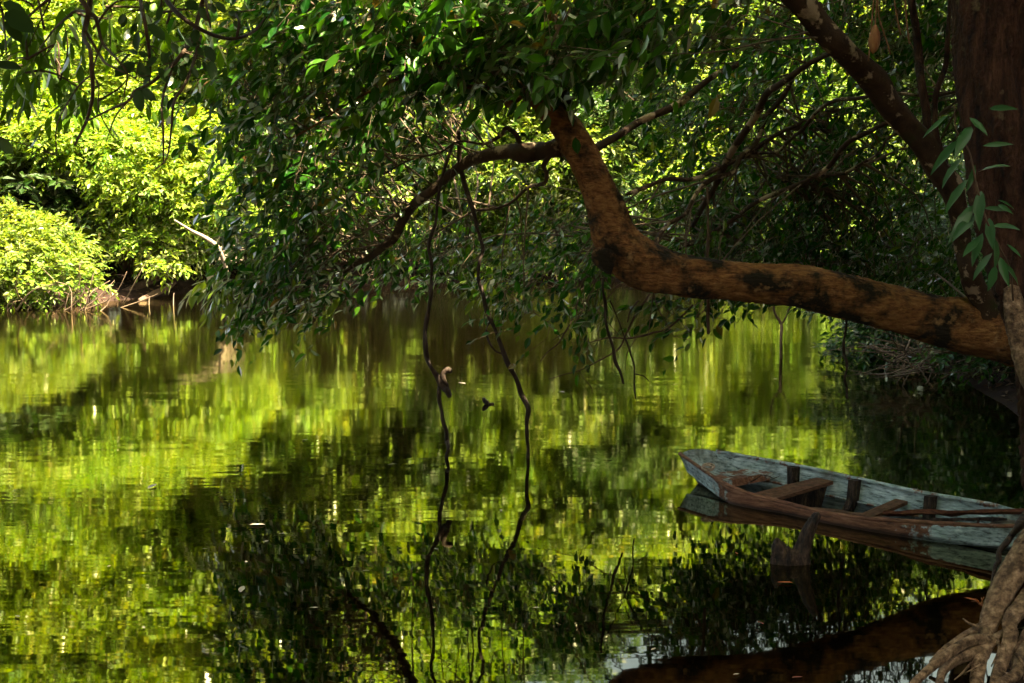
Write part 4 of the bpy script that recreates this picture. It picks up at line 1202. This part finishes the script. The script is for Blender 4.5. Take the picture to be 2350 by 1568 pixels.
# ------------------------------------------------------------------ the boat
rng = np.random.default_rng(3)
boat_o = mid[NS // 2] * np.array((1, 1, 0))
boat = thing('wooden_boat', 'old wooden boat with worn blue paint moored half under the big trunk', 'boat', boat_o)
zn, zf = nb[:, 2], fb[:, 2]


def strake(name, side, w0, w1, f0, f1, proud, wear):
    """a side plank: share of half beam w and height share f (0 keel, 1 gunwale) at its two edges"""
    g = Geo()
    rows_o, rows_i, wv = [], [], []
    K = 6
    for i in range(NS):
        ztop = zn[i] if side < 0 else zf[i]
        hb = np.linalg.norm(half[i]) + 1e-6
        for k in range(K):
            s = k / (K - 1)
            w = w0 + (w1 - w0) * s
            f = f0 + (f1 - f0) * s
            z = keel[i] + (ztop - keel[i]) * f
            rows_o.append(hull_pt(i, side, w + proud / hb * (1 - 0.5 * s), z))
            rows_i.append(hull_pt(i, side, max(0.02, w - TH / hb), z))
            wv.append(wear(tpar[i], s))
    V = np.concatenate([np.array(rows_o), np.array(rows_i)]) - boat_o
    n0 = NS * K
    F = []
    for i in range(NS - 1):
        for k in range(K - 1):
            a = i * K + k
            qd = (a, a + K, a + K + 1, a + 1)
            F.append(qd if side < 0 else qd[::-1])
            b = [x + n0 for x in qd]
            F.append(tuple(b[::-1]) if side < 0 else tuple(b))
        for k in (0, K - 1):
            a = i * K + k
            F.append((a, a + K, a + K + n0, a + n0))
    for i in (0, NS - 1):
        for k in range(K - 1):
            a = i * K + k
            F.append((a, a + 1, a + 1 + n0, a + n0))
    g.add(V, np.array(F))
    me = g.mesh(name, True)
    att = me.attributes.new('wear', 'FLOAT', 'POINT')
    att.data.foreach_set('value', np.array(wv + wv, dtype=np.float32))
    o = bpy.data.objects.new(name, me)
    me.materials.append(M['boat'])
    COL.objects.link(o)
    o.parent = boat
    return o


def sstep(a, b, x):
    t = min(1, max(0, (x - a) / (b - a)))
    return t * t * (3 - 2 * t)


near_w = lambda t, s: 0.12 + 0.70 * sstep(.10, .34, t) * (1 - sstep(.54, .80, t)) + 0.30 * sstep(.80, 1.0, s)
near_l = lambda t, s: 0.10 + 0.25 * sstep(.3, .4, t) * (1 - sstep(.6, .7, t))
far_w = lambda t, s: 0.12 + 0.25 * sstep(.8, 1, s)
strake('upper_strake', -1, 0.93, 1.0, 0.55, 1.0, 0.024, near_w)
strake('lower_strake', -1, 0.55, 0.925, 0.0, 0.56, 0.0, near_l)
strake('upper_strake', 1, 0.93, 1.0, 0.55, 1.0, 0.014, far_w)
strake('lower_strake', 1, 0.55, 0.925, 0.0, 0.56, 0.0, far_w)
# bottom boards
g = Geo()
V, F = [], []
for i in range(NS):
    for w in (-0.6, -0.2, 0.2, 0.6):
        V.append(hull_pt(i, 1, w, keel[i] + 0.012) - boat_o)
for i in range(NS - 1):
    for k in range(3):
        a = i * 4 + k
        F.append((a, a + 1, a + 5, a + 4))
g.add(V, F)
g.build('bottom', M['wet_wood'], None, True).parent = boat


def wear_const(o, val):
    me = o.data
    att = me.attributes.new('wear', 'FLOAT', 'POINT')
    att.data.foreach_set('value', np.full(len(me.vertices), val, dtype=np.float32))


# gunwale rails
for side in (-1, 1):
    g = Geo()
    src = nb if side < 0 else fb
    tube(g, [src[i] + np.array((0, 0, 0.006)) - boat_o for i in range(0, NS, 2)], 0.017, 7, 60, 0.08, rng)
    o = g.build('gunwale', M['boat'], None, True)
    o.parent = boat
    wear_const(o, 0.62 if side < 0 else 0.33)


# the end board at the far left and the stem at the bow
def section_board(name, i, w, ztop, lift, thick, mat, wear=None):
    ax = unit(mid[min(i + 2, NS - 1)] - mid[max(i - 2, 0)]) * np.array((1, 1, 0))
    g = Geo()
    V, F = [], []
    K = 9
    for off in (-thick, thick):
        for k in range(K):
            s = -1 + 2 * k / (K - 1)
            zt = (zn[i] * (1 - s) / 2 + zf[i] * (1 + s) / 2) * ztop + lift * (1 - s * s)
            V.append(hull_pt(i, 1, s * w, zt) + ax * off - boat_o)
            wb = w * 0.62
            V.append(hull_pt(i, 1, s * wb, keel[i]) + ax * off - boat_o)
    for o_ in (0, 1):
        for k in range(K - 1):
            a = o_ * 2 * K + 2 * k
            F.append((a, a + 2, a + 3, a + 1) if o_ else (a + 1, a + 3, a + 2, a))
    for k in range(K - 1):
        a = 2 * k
        b = 2 * K + 2 * k
        F.append((a, a + 2, b + 2, b))
    g.add(V, F)
    o = g.build(name, mat)
    o.parent = boat
    if wear is not None:
        wear_const(o, wear)
    return o


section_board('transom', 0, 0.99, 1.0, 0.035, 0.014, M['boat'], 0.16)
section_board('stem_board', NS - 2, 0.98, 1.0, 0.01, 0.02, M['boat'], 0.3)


def thwart(i0, i1, drop, thick, mat, name='seat', wear=None, front=0.0):
    """a seat board between the sections i0 and i1, drop below the gunwale line"""
    g = Geo()
    V = []
    for i in (i0, i1):
        for w, z in ((-0.90, zn[i]), (0.90, zf[i])):
            for dz in (0, -thick):
                V.append(hull_pt(i, 1, w, z - drop + dz) - boat_o)
    F = [(0, 4, 6, 2), (1, 3, 7, 5), (0, 2, 3, 1), (4, 5, 7, 6), (0, 1, 5, 4), (2, 6, 7, 3)]
    g.add(V, F)
    if front:
        W_ = []
        for w, z in ((-0.86, zn[i1]), (0.86, zf[i1])):
            W_ += [hull_pt(i1, 1, w, z - drop - thick + 0.002) - boat_o, hull_pt(i1, 1, w * 0.85, z - drop - front) - boat_o]
        g.add(W_, [(0, 1, 3, 2)])
    o = g.build(name, mat)
    o.parent = boat
    if wear is not None:
        wear_const(o, wear)
    return o


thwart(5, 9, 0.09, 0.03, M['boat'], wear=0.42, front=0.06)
thwart(17, 20, 0.05, 0.03, M['old_wood'])
g = Geo()
W_ = []
for off in (0.0, 0.02):
    for w, z in ((-0.86, zn[19]), (0.86, zf[19])):
        ax = unit((mid[20] - mid[18]) * np.array((1, 1, 0)))
        W_ += [hull_pt(19, 1, w, z - 0.082) + ax * off - boat_o, hull_pt(19, 1, w * 0.8, max(keel[19] + .03, z - 0.30)) + ax * off - boat_o]
g.add(W_, [(0, 1, 3, 2), (6, 7, 5, 4), (0, 4, 5, 1), (2, 3, 7, 6), (0, 2, 6, 4), (1, 5, 7, 3)])
g.build('bulkhead', M['wet_wood']).parent = boat
thwart(31, 33, 0.08, 0.028, M['old_wood'])
thwart(48, 54, 0.05, 0.03, M['pale_wood'], 'foredeck')
# stringers along the inside of the hull
for side in (-1, 1):
    g = Geo()
    P_s = []
    for i in range(1, NS - 3):
        zt = zf[i] if side > 0 else zn[i]
        P_s.append(hull_pt(i, side, max(.05, 0.93 - 0.026 / np.linalg.norm(half[i])), keel[i] + (zt - keel[i]) * 0.56) - boat_o)
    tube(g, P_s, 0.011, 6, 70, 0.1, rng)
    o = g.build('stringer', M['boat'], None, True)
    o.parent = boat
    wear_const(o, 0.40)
# ribs on the far side and one on the near side
for i, side in ((24, 1), (37, 1), (30, -1), (13, 1)):
    g = Geo()
    zt = zf[i] if side > 0 else zn[i]
    pts_ = [hull_pt(i, side, 0.97, zt + 0.004), hull_pt(i, side, 0.93, keel[i] + (zt - keel[i]) * 0.6), hull_pt(i, side, 0.66, keel[i] + (zt - keel[i]) * 0.16), hull_pt(i, side, 0.25, keel[i] + 0.03)]
    ax = unit((mid[i + 1] - mid[i - 1]) * np.array((1, 1, 0)))
    inw = unit(half[i]) * -side
    V, F = [], []
    for p in pts_:
        for da, di in ((-.035, 0.0), (.035, 0.0), (.035, .085), (-.035, .085)):
            V.append(p + ax * da + inw * di - boat_o)
    for k in range(3):
        for j in range(4):
            a, b = 4 * k + j, 4 * k + (j + 1) % 4
            F.append((a, b, b + 4, a + 4))
    F += [(3, 2, 1, 0), (12, 13, 14, 15)]
    g.add(V, F)
    g.build('rib', M['wet_wood']).parent = boat


# loose boards, rope and chains in the boat
def board_thing(name, label, a, b, w, th, mat, tilt=0.0, ragged=0.0):
    a, b = np.asarray(a, float), np.asarray(b, float)
    base = (a + b) / 2
    d = unit(b - a)
    s = unit(np.cross(d, (0, 0, 1)))
    n_ = np.cross(s, d)
    s, n_ = s * math.cos(tilt) + n_ * math.sin(tilt), -s * math.sin(tilt) + n_ * math.cos(tilt)
    g = Geo()
    K = 10
    V, F = [], []
    L_ = np.linalg.norm(b - a)
    for k in range(K):
        t = k / (K - 1) - 0.5
        ww = w * (1 + ragged * rng.uniform(-.35, .35))
        for ds, dn in ((-1, -1), (1, -1), (1, 1), (-1, 1)):
            V.append(d * L_ * t + s * ww * ds + n_ * th * dn + (rng.normal(0, ragged * 0.006, 3)))
    for k in range(K - 1):
        for j in range(4):
            p_, q_ = 4 * k + j, 4 * k + (j + 1) % 4
            F.append((p_, q_, q_ + 4, p_ + 4))
    F += [(3, 2, 1, 0), (4 * K - 4, 4 * K - 3, 4 * K - 2, 4 * K - 1)]
    g.add(V, F)
    o = g.build(name, mat)
    o.location = base
    return tag(o, label, 'board')


board_thing('broken_board', 'long split red brown board lying along the bow end of the boat', hull_pt(36, -1, 0.55, 0.13), hull_pt(53, 1, 0.55, 0.285), 0.042, 0.012, M['broken_wood'], 0.35, 0.9)
board_thing('broken_board', 'thin dark board lying under the split red brown board', hull_pt(38, -1, 0.62, 0.10), hull_pt(50, 1, 0.30, 0.20), 0.03, 0.010, M['wet_wood'], 0.2, 0.6)
board_thing('floor_plank', 'narrow brown plank lying in the middle of the boat floor', hull_pt(24, -1, 0.3, 0.02), hull_pt(36, -1, 0.1, 0.05), 0.05, 0.012, M['old_wood'], 0.05, 0.4)


def ring_thing(name, label, cat, centers, R0, r0, mat, axes):
    base = np.array(centers[0])
    g = Geo()
    for c, (a, b) in zip(centers, axes):
        th = np.linspace(0, 2 * np.pi, 17)
        tube(g, [np.array(c) - base + R0 * (np.cos(t) * np.array(a) + np.sin(t) * np.array(b)) for t in th], r0, 5, 34, tip=False)
    o = g.build(name, mat, smooth=True)
    o.location = base
    return tag(o, label, cat)


ring_thing('rope_coil', 'small pale ring of rope lying on the near gunwale of the boat', 'rope', [nb[9] + np.array((0.02, 0.02, 0.035)), nb[9] + np.array((0.03, 0.025, 0.05))], 0.05, 0.009, M['rope'], [((1, 0, 0), (0, .9, .3))] * 2)


def chain(label, a, b, n):
    a, b = np.asarray(a, float), np.asarray(b, float)
    d = unit(b - a)
    s = unit(np.cross(d, (0.3, 0.2, 1)))
    n_ = np.cross(s, d)
    cs = [a + (b - a) * k / (n - 1) for k in range(n)]
    ax = [(d * 1.25, (s if k % 2 else n_) * 0.6) for k in range(n)]
    return ring_thing('rusty_chain', label, 'chain', cs, np.linalg.norm(b - a) / (n - 1) * 0.52, 0.005, M['iron'], ax)


chain('rusty chain draped over the inside of the bow beside the leaning branch', fb[55] + np.array((-.02, -.01, 0.01)), hull_pt(54, -1, 0.4, 0.17), 8)
chain('short rusty chain hanging under the pale foredeck board', hull_pt(47, -1, 0.3, 0.17), hull_pt(47, -1, 0.4, 0.06), 4)
# a thin line across the second seat
liana('mooring_line', 'thin dark cord lying across the broad seat of the boat', [[(1714, 1112, 1.2, 12.1), (1735, 1100, 1.2, 12.15), (1765, 1093, 1.2, 12.2), (1790, 1092, 1.0, 12.2)]], M['twig_dark'], 'cord', 5, 0)

# ------------------------------------------------------------------ wood in the water
sb = wat(1812, 1292)
g = Geo()
k9 = sb[1]
for rows in ([(1838, 1335, 26, k9), (1836, 1292, 25, k9), (1846, 1255, 18, k9), (1858, 1220, 15, k9 - .02), (1869, 1196, 12, k9 - .04), (1876, 1182, 9, k9 - .05), (1878, 1177, 4, k9 - .05)],
             [(1800, 1335, 26, k9), (1797, 1295, 24, k9), (1793, 1268, 19, k9), (1787, 1250, 13, k9), (1783, 1236, 4, k9)],
             [(1802, 1300, 20, k9 - .03), (1806, 1275, 14, k9 - .03), (1809, 1256, 5, k9 - .02)],
             [(1800, 1305, 20, k9), (1818, 1292, 24, k9), (1836, 1288, 20, k9)]):
    q, rr = pts_px(rows)
    tube(g, [p - sb for p in q], rr, 20, 44, 0.26, rng)
o = g.build('forked_stump', M['wet_wood'], smooth=True)
o.location = sb
tag(o, 'dark forked stump sticking out of the water in front of the boat', 'stump')
s1 = wat(1120, 928)
g = Geo()
for rows in ([(1124, 936, 4, s1[1]), (1121, 928, 6, s1[1]), (1113, 919, 6, s1[1]), (1109, 914, 4, s1[1])], [(1116, 930, 5, s1[1]), (1126, 928, 4, s1[1]), (1133, 926, 2, s1[1])]):
    q, rr = pts_px(rows)
    tube(g, [p - s1 for p in q], rr, 9, 12, 0.2, rng)
o = g.build('water_snag', M['wet_wood'], smooth=True)
o.location = s1
tag(o, 'tiny dark snag poking out of open water between the two lianas', 'snag')

# brushwood at the water's edge behind the trunk
g = Geo()
bb = wat(2180, 850)
for k in range(230):
    u = rng.uniform(2050, 2420)
    v = rng.uniform(800, 858) - (u - 2050) * 0.02
    Y = 19.8 + rng.uniform(-0.9, 1.4) + (2420 - u) * 0.002
    a = at(u, v, Y)
    a[2] = max(a[2], -0.05)
    d = np.array((rng.normal(-0.3, 0.9), rng.normal(0, 0.3), rng.normal(0.05, 0.45)))
    e = a + d * rng.uniform(0.2, 0.75)
    e[2] = max(e[2], -0.12)
    tube(g, [a - bb, (a + e) / 2 - bb + rng.normal(0, 0.07, 3), e - bb], [0.012, 0.009, 0.003], 5, 7)
for (u0, v0, u1, v1) in ((2105, 775, 2150, 840), (2060, 800, 2045, 775), (2090, 780, 2070, 830)):
    a, e = at(u0, v0, 20.4), at(u1, v1, 20.3)
    tube(g, [a - bb, (a + e) / 2 - bb + rng.normal(0, 0.05, 3), e - bb], [0.02, 0.05 if u0 == 2105 else 0.015, 0.04 if u0 == 2105 else .01], 7, 8)
o = g.build('brushwood', M['twig_mid'], smooth=True)
o.location = bb
tag(o, 'tangle of bare brown twigs at the waterline below the right end of the trunk', 'brushwood')

# ------------------------------------------------------------------ fallen leaves drifting on the water
LM = {}
for nm in ('fallen_orange', 'fallen_pale', 'fallen_red'):
    gg = Geo()
    leaves8(gg, np.array([[0, -0.5, 0]]), np.array([[0, 1.0, 0]]), np.array([[0, 0, 1.0]]), [1.0], [0.36], -0.04)
    me = gg.mesh('drifting_leaf', True)
    me.materials.append(M[nm])
    LM[nm] = me


def drift(u, v, nm, ln, label, group=None, rz=None):
    p = wat(u, v, 0.006)
    o = bpy.data.objects.new('drifting_leaf', LM[nm])
    COL.objects.link(o)
    o.location = p
    o.scale = (ln, ln, ln)
    o.rotation_euler = (rng.normal(0, .05), rng.normal(0, .05), rz if rz is not None else rng.uniform(0, 6.28))
    tag(o, label, 'leaf', group)


drift(1802, 1338, 'fallen_orange', .115, 'orange leaf floating just below the forked stump', rz=R(83))
drift(1745, 1430, 'fallen_red', .06, 'red brown leaf floating below and left of the stump')
drift(1830, 1555, 'fallen_red', .07, 'small brown leaf floating near the bottom edge below the stump')
drift(2395 * .93, 1376, 'fallen_orange', .09, 'orange leaf afloat beside the pale roots', rz=R(70))
drift(2208, 895 * .985, 'fallen_orange', .12, 'orange leaf caught in the brushwood below the trunk', rz=R(80))
drift(590, 1205, 'fallen_pale', .13, 'largest pale leaf, floating in the dark reflection left of centre', rz=R(95))
drift(1690, 1270, 'fallen_orange', .05, 'tiny orange leaf floating by the far left end of the boat')
for (u, v, ln) in ((350, 1117, .16), (555, 1353, .12), (650, 1225, .07), (840, 1310, .05), (900, 1066, .10), (1150, 1172, .06), (1360, 1220, .07), (610, 1243, .07), (565, 1290, .06), (720, 1395, .06), (330, 1440, .05), (40, 1415, .07),
                   (1365, 1155, .06), (1290, 900, .10), (820, 1170, .06), (1000, 1260, .05), (470, 1260, .05), (250, 1300, .05), (1060, 880, .12), (1230, 1395, .05), (700, 1010, .08), (1960, 760, .16), (1780, 870, .1), (2160, 1165, .08), (2190, 1175, .08), (1500, 1490, .05), (1690, 1548, .05)):
    drift(u, v, 'fallen_pale', ln, 'pale fallen leaf drifting on the open water', 'pale leaves drifting on the water')

# ------------------------------------------------------------------ the tree overhead at the left, with branches hanging into view
rng = np.random.default_rng(21)
ob = base_at(-6.2, 5.2)
ovr = thing('overhanging_tree', 'near tree with thick round leaves and bare branches hanging in at the upper left', 'tree', ob)
FD = 9.0


def q4(*pp):
    return [(x / 3.973, y / 3.973) for x, y in pp]


part(ovr, 'trunk', lambda g: tube(g, [ob - np.array((0, 0, .5)), ob + np.array((.2, .3, 2)), ob + np.array((.1, .8, 4.2)), ob + np.array((.3, 1.0, 7)), ob + np.array((.2, 1.4, 10))], [.42, .32, .28, .22, .12], 16, 40, .12, rng), M['bark_red'])
hub = at(150, -330, FD)
hub2 = at(480, -420, FD)
part(ovr, 'limb', lambda g: tube(g, [ob + np.array((.1, .8, 4.2)), ob + np.array((1.4, 1.8, 4.9)), hub, (hub + hub2) / 2 + np.array((0, 0, .1)), hub2, at(800, -520, FD + 1)], [.16, .13, .075, .06, .045, .02], 12, 40, .1, rng), M['bark_red'])
BR = [
    (q4((760, -700), (840, -250), (820, 0), (800, 150), (765, 340), (820, 450), (835, 640), (845, 870), (790, 1100), (680, 1320)), [9, 8, 7, 6.5, 5.5, 5, 5, 4.5, 4, 2.5], 'twig'),
    (q4((600, -120), (740, 0), (820, 120), (870, 160), (930, 380), (1010, 480), (1090, 570), (1160, 680), (1130, 880)), [6, 5.5, 5, 4.5, 3.5, 3, 2.6, 2.2, 1.4], 'twig'),
    (q4((780, 290), (860, 420), (920, 520), (980, 590), (1150, 670), (1300, 760)), [4, 3.6, 3.2, 2.6, 1.8, 1.2], 'twig'),
    (q4((1230, -500), (1260, -150), (1290, 50), (1320, 200), (1350, 400), (1370, 600), (1360, 770)), [6, 5, 4.5, 4, 3.5, 3, 2], 'twig'),
    (q4((1900, -300), (1850, 0), (1800, 200), (1740, 380), (1660, 490), (1580, 590), (1470, 680), (1360, 770), (1230, 830), (1170, 920), (1000, 1000), (780, 1110)), [6, 5.5, 5, 5, 4.5, 4.5, 4, 4, 3.5, 3, 2.6, 2], 'twig'),
    (q4((1580, 590), (1530, 730), (1490, 860), (1475, 1000), (1490, 1200), (1490, 1490)), [3.5, 3, 2.8, 2.6, 2.4, 1.4], 'twig'),
    (q4((1830, 330), (1760, 590), (1680, 780), (1600, 900), (1575, 1000), (1560, 1200), (1520, 1440), (1400, 1560)), [4.5, 4, 3.8, 3.4, 3, 2.6, 2, 1.2], 'twig'),
    (q4((1400, -250), (1520, 0), (1650, 150), (1850, 280), (2050, 350), (2200, 340), (2334, 270), (2420, 160)), [6, 5.5, 5, 4.5, 4.5, 4, 3.2, 2], 'twig_dark'),
    (q4((860, -220), (640, -60), (440, 0), (250, 160), (150, 260)), [4.5, 4, 3.5, 2.5, 1.4], 'twig'),
    (q4((800, 110), (700, 100), (620, 150), (500, 260), (430, 350), (350, 460)), [3.6, 3.2, 3, 2.4, 2, 1.2], 'twig'),
    (q4((830, 690), (740, 760), (660, 870), (560, 1040), (510, 1200), (520, 1420)), [2.4, 2.2, 2, 1.8, 1.6, 1], 'twig'),
    (q4((1170, 920), (1060, 1050), (1000, 1200), (970, 1290)), [2.2, 2, 1.6, 1], 'twig'),
    (q4((930, 390), (880, 520), (850, 660), (900, 800), (900, 1000), (1000, 1200), (1060, 1280)), [2.4, 2.2, 2, 1.8, 1.6, 1.4, 1], 'twig'),
    (q4((1000, 200), (1010, 400), (1010, 580)), [1.2, 1.2, .9], 'twig'),
    (q4((-60, -300), (-20, 0), (20, 100), (40, 260), (60, 500)), [5, 4, 3.2, 2.4, 1.4], 'twig'),
    (q4((1870, -50), (1890, 120), (1920, 250)), [3, 2.6, 1.6], 'twig'),
    (q4((2160, 340), (2180, 200), (2160, 120), (2330, 90)), [3.4, 3, 2.6, 1.6], 'twig_dark'),
]
BRP = []
for rows, rr, mt in BR:
    dd = [FD + 0.25 * math.sin(k * 1.3 + len(rr)) for k in range(len(rows))]
    q = [at(u, v, d) for (u, v), d in zip(rows, dd)]
    part(ovr, 'branch', lambda g: tube(g, q, [x * FD / FPX for x in rr], 8, None, 0.10, rng), M[mt])
    BRP.append(catmull(q, 6 * len(q)))
BRP = np.concatenate(BRP)
TL = [  # leaves base -> tip in the enlarged picture, width share
    (1255, 285, 1258, 445, .45), (1340, 225, 1490, 345, .55), (1140, 125, 1090, 210, .4), (1155, 155, 1110, 240, .4), (1225, 220, 1230, 272, .9), (1235, 575, 1070, 690, .4), (1270, 565, 1300, 700, .72), (1195, 495, 1095, 590, .5),
    (1245, 815, 1405, 895, .62), (1255, 815, 1275, 985, .6), (1345, 600, 1310, 710, .7), (1440, 530, 1340, 600, .5), (1480, 470, 1520, 590, .5), (1540, 480, 1500, 560, .8), (1560, 400, 1640, 480, .8), (1640, 420, 1700, 555, .5), (1680, 345, 1740, 420, .6),
    (1560, 540, 1600, 640, .7), (1440, 620, 1525, 735, .5), (1640, 600, 1700, 690, .8), (1680, 620, 1660, 720, .8), (1740, 540, 1720, 600, .9), (1800, 540, 1820, 620, .9), (1850, 560, 1880, 640, .7), (1820, 430, 1840, 520, .6), (1880, 420, 1940, 560, .5),
    (1790, 270, 1775, 380, .45), (1700, 100, 1720, 160, .9), (1920, 560, 1940, 700, .5), (1930, 600, 1990, 640, .6), (1840, 400, 1750, 410, .4), (1750, 620, 1800, 700, .7), (1720, 1300, 1775, 1385, .95), (1600, 880, 1530, 980, .6), (1620, 950, 1680, 1010, .5),
    (30, 20, 210, 140, .55), (45, 110, 275, 270, .62), (40, 200, 180, 360, .6), (-60, 600, 165, 600, .36), (-40, 1250, 95, 1380, .4), (-60, 400, 30, 440, .6), (1330, 20, 1340, 90, .6), (1480, 60, 1440, 170, .4), (1690, 20, 1790, 70, .7), (1960, 20, 2050, 100, .8), (1900, 30, 1950, 120, .7),
    (2080, 110, 2180, 150, .6), (2120, 200, 2200, 250, .5), (1820, 60, 1900, 180, .6), (1400, 240, 1450, 170, .5), (1190, 460, 1240, 500, .6), (1265, 480, 1340, 510, .5), (1560, 620, 1500, 700, .5), (1380, 700, 1300, 760, .5)]
lp, la, ln_, ll = [], [], [], []
for (x0, y0, x1, y1, w) in TL:
    d_ = FD + rng.uniform(-.25, .15)
    a, e = at(x0 / 3.973, y0 / 3.973, d_), at(x1 / 3.973, y1 / 3.973, d_ + rng.uniform(-.06, .06))
    lp.append(a); la.append(unit(e - a)); ll.append(np.linalg.norm(e - a))
    ln_.append(unit(np.array((rng.normal(0, .3), -0.75, 0.45 + rng.normal(0, .25)))))
ROUND_T = [(0.16, 0.33), (0.48, 0.5), (0.80, 0.36)]
leaf_objects(ovr, leaf_object_meshes('leaf', M['leaf_thick'], 5, (-.02, .22), .56, ROUND_T), np.array(lp), np.array(la), np.array(ln_), np.array(ll) * 1.15)
# leaf stalks join the leaves to the nearest branch
gs = Geo()
for p in lp:
    j = int(np.argmin(((BRP - p) ** 2).sum(1)))
    tube(gs, [BRP[j], (BRP[j] + p) / 2 + np.array((0, 0, .01)), p], [.004, .003, .0025], 4, 4, tip=False)
tag(gs.build('leaf_stalks', M['twig'], ovr, True), kind='stuff')

# the lance-leaved twig sprays behind them, catching the sun
lan = thing('lance_leaved_branch', 'drooping sprays of long light green leaves hanging at the upper left', 'tree branch', at(60, -300, 12.0))
LB = [(250, 540, 26), (120, 620, 12), (360, 640, 12), (90, 900, 12), (540, 760, 18), (640, 900, 8), (880, 830, 12), (560, 180, 14), (400, 260, 12), (700, 120, 12), (960, 60, 14), (300, 60, 14), (850, 260, 10), (120, 80, 12), (650, 1040, 8), (820, 960, 8), (470, 430, 10), (1200, 760, 6),
      (1440, 120, 10), (1520, 220, 8), (1640, 60, 10), (2000, 130, 8), (1280, 60, 6)]
yp, g2 = [], Geo()
hubs = [at(60, -300, 12.0), at(200, -160, 12), at(330, -180, 12)]
for (x, y, n) in LB:
    c = at(x / 3.973, y / 3.973, 12.0 + rng.normal(0, .3))
    h_ = min(hubs, key=lambda k: np.linalg.norm(k - c))
    tube(g2, [h_, (h_ + c) / 2 + rng.normal(0, .08, 3) + np.array((0, 0, .12)), c + np.array((0, 0, .08))], [.012, .008, .003], 5, 9)
    k = max(1, n // 6)
    P0 = c + rng.normal(0, 1, (k, 3)) * np.array((.07, .1, .05))
    yp.append(sprigs(rng, P0, np.array((rng.choice([-.5, .5]), -.1, -.45)) + rng.normal(0, .35, (k, 3)), 7, .34, .20, .066, up=.7, spread=.8))
    hubs.append(c)
yp = [np.concatenate([q[i] for q in yp]) for i in range(5)]
g2.build('twigs', M['twig'], lan, True)['kind'] = 'stuff'
leaf_objects(lan, leaf_object_meshes('leaf', M['leaf_lance'], 4, (.05, .3), .33), yp[0], unit(yp[1] + np.array((0, 0, -.7))), yp[2], yp[3])

# crowns of the near-bank trees, high over the picture: they hold the near water in shade
shade_crown = crown_mesh('shade_crown', rng, random_clumps(rng, 7.5, 13.5, 4.6, 50, 1.2, 2.0), 0.32, 0.16, 60)
shade_trunk = trunk_mesh('shade_trunk', rng, 12.5, 0.30, 0.5, 8, 3.2)
o = bpy.data.objects.new('crown', shade_crown)
shade_crown.materials.append(M['leaf_dark'])
COL.objects.link(o)
o.parent = upr
o.location = (4.2, -1.2, -0.3)
o.scale = (0.85, 0.85, 1.0)
o = bpy.data.objects.new('crown', shade_crown)
COL.objects.link(o)
o.parent = ovr
o.location = (1.5, 1.0, 0)
o.rotation_euler = (0, 0, 2.0)
for (x, y, s, rz, lab) in ((8.2, 6.2, 1.0, 1.0, 'tall shade tree on the near bank behind the roots, outside the right edge'),
                           (9.5, 13.2, 1.0, 2.0, 'tall shade tree beside the foot of the bent tree, outside the right edge'),
                           (12.5, 20.0, 1.0, 4.0, 'tall shade tree on the near bank point behind the brushwood, outside the right edge'),
                           (14.5, 9.0, 1.1, 5.0, 'tall shade tree on the near bank farther from the water, outside the right edge')):
    place_tree('shade_tree', lab, 'tree', base_at(x, y), shade_crown, shade_trunk, rotz=rz, s=s, mat=M['leaf_dark'], group='shade trees on the near bank', bark=M['bark_red'])

# unseen trees added to close off the sky and darken the near bank
for k, (x, y, s_) in enumerate(((-10, -5, 1.25), (13, 1, 1.2), (-15, -1, 1.3), (-7, -14, 1.3), (15, -8, 1.3), (18, 6, 1.3), (19, 15, 1.3), (17, 24, 1.2), (-22, -4, 1.4), (-16, -12, 1.4))):
    place_tree('forest_tree', 'unseen tree added on the near bank to block the sky light', 'tree', base_at(x, y), *CR['c'], rotz=k * 1.7, s=s_, mat=M['leaf_dark'], group='unseen trees added to block the sky light')

# leaf litter on the banks
rng = np.random.default_rng(77)
X = np.concatenate([rng.uniform(-14, 20, 9000), rng.uniform(2.5, 11, 5000)])
Y = np.concatenate([rng.uniform(36, 58, 9000), rng.uniform(6, 27, 5000)])
d_ = river_sd(X[None, :], Y[None, :])[0]
k = (d_ > 0.05) & (d_ < 3.5)
X, Y = X[k], Y[k]
Z = ground_h(X[None, :], Y[None, :])[0] + 0.02
a_ = rng.uniform(0, 6.28, len(X))
g = Geo()
leaves4(g, np.column_stack([X, Y, Z]), unit(np.column_stack([np.cos(a_), np.sin(a_), rng.normal(0.1, .25, len(X))])), unit(rng.normal(0, .35, (len(X), 3)) + np.array((0, 0, 1.0))), rng.uniform(.09, .2, len(X)), rng.uniform(.04, .09, len(X)))
M['litter'] = leaf_mat('dry_leaf', [(0.0, (0.05, 0.025, 0.012)), (0.6, (0.16, 0.09, 0.05)), (1.0, (0.34, 0.24, 0.16))], 1.0, 0.15, 0.03, 0.5)
tag(g.build('leaf_litter', M['litter']), 'dry brown leaf litter lying along the banks', 'leaf litter', kind='stuff')

# fine rootlets among the big roots
for (u0, v0, u1, v1, d0) in ((2270, 1440, 2240, 1500, 7.55), (2290, 1470, 2275, 1530, 7.45), (2200, 1490, 2150, 1500, 7.45), (2230, 1520, 2190, 1560, 7.4), (2310, 1480, 2325, 1555, 7.4), (2335, 1430, 2300, 1480, 7.5), (2180, 1500, 2120, 1535, 7.4), (2330, 1500, 2350, 1560, 7.3), (2260, 1510, 2215, 1545, 7.4)):
    m_ = ((u0 + u1) / 2 + rng.normal(0, 8), (v0 + v1) / 2 + rng.normal(0, 6))
    q, rr = pts_px([(u0, v0, 3.5, d0), (*m_, 2.6, d0 - .04), (u1, v1, 1.4, d0 - .08)])
    part(upr, 'rootlet', lambda g: tube(g, q, rr, 7, 14, 0.15, rng), M['bark_root'])
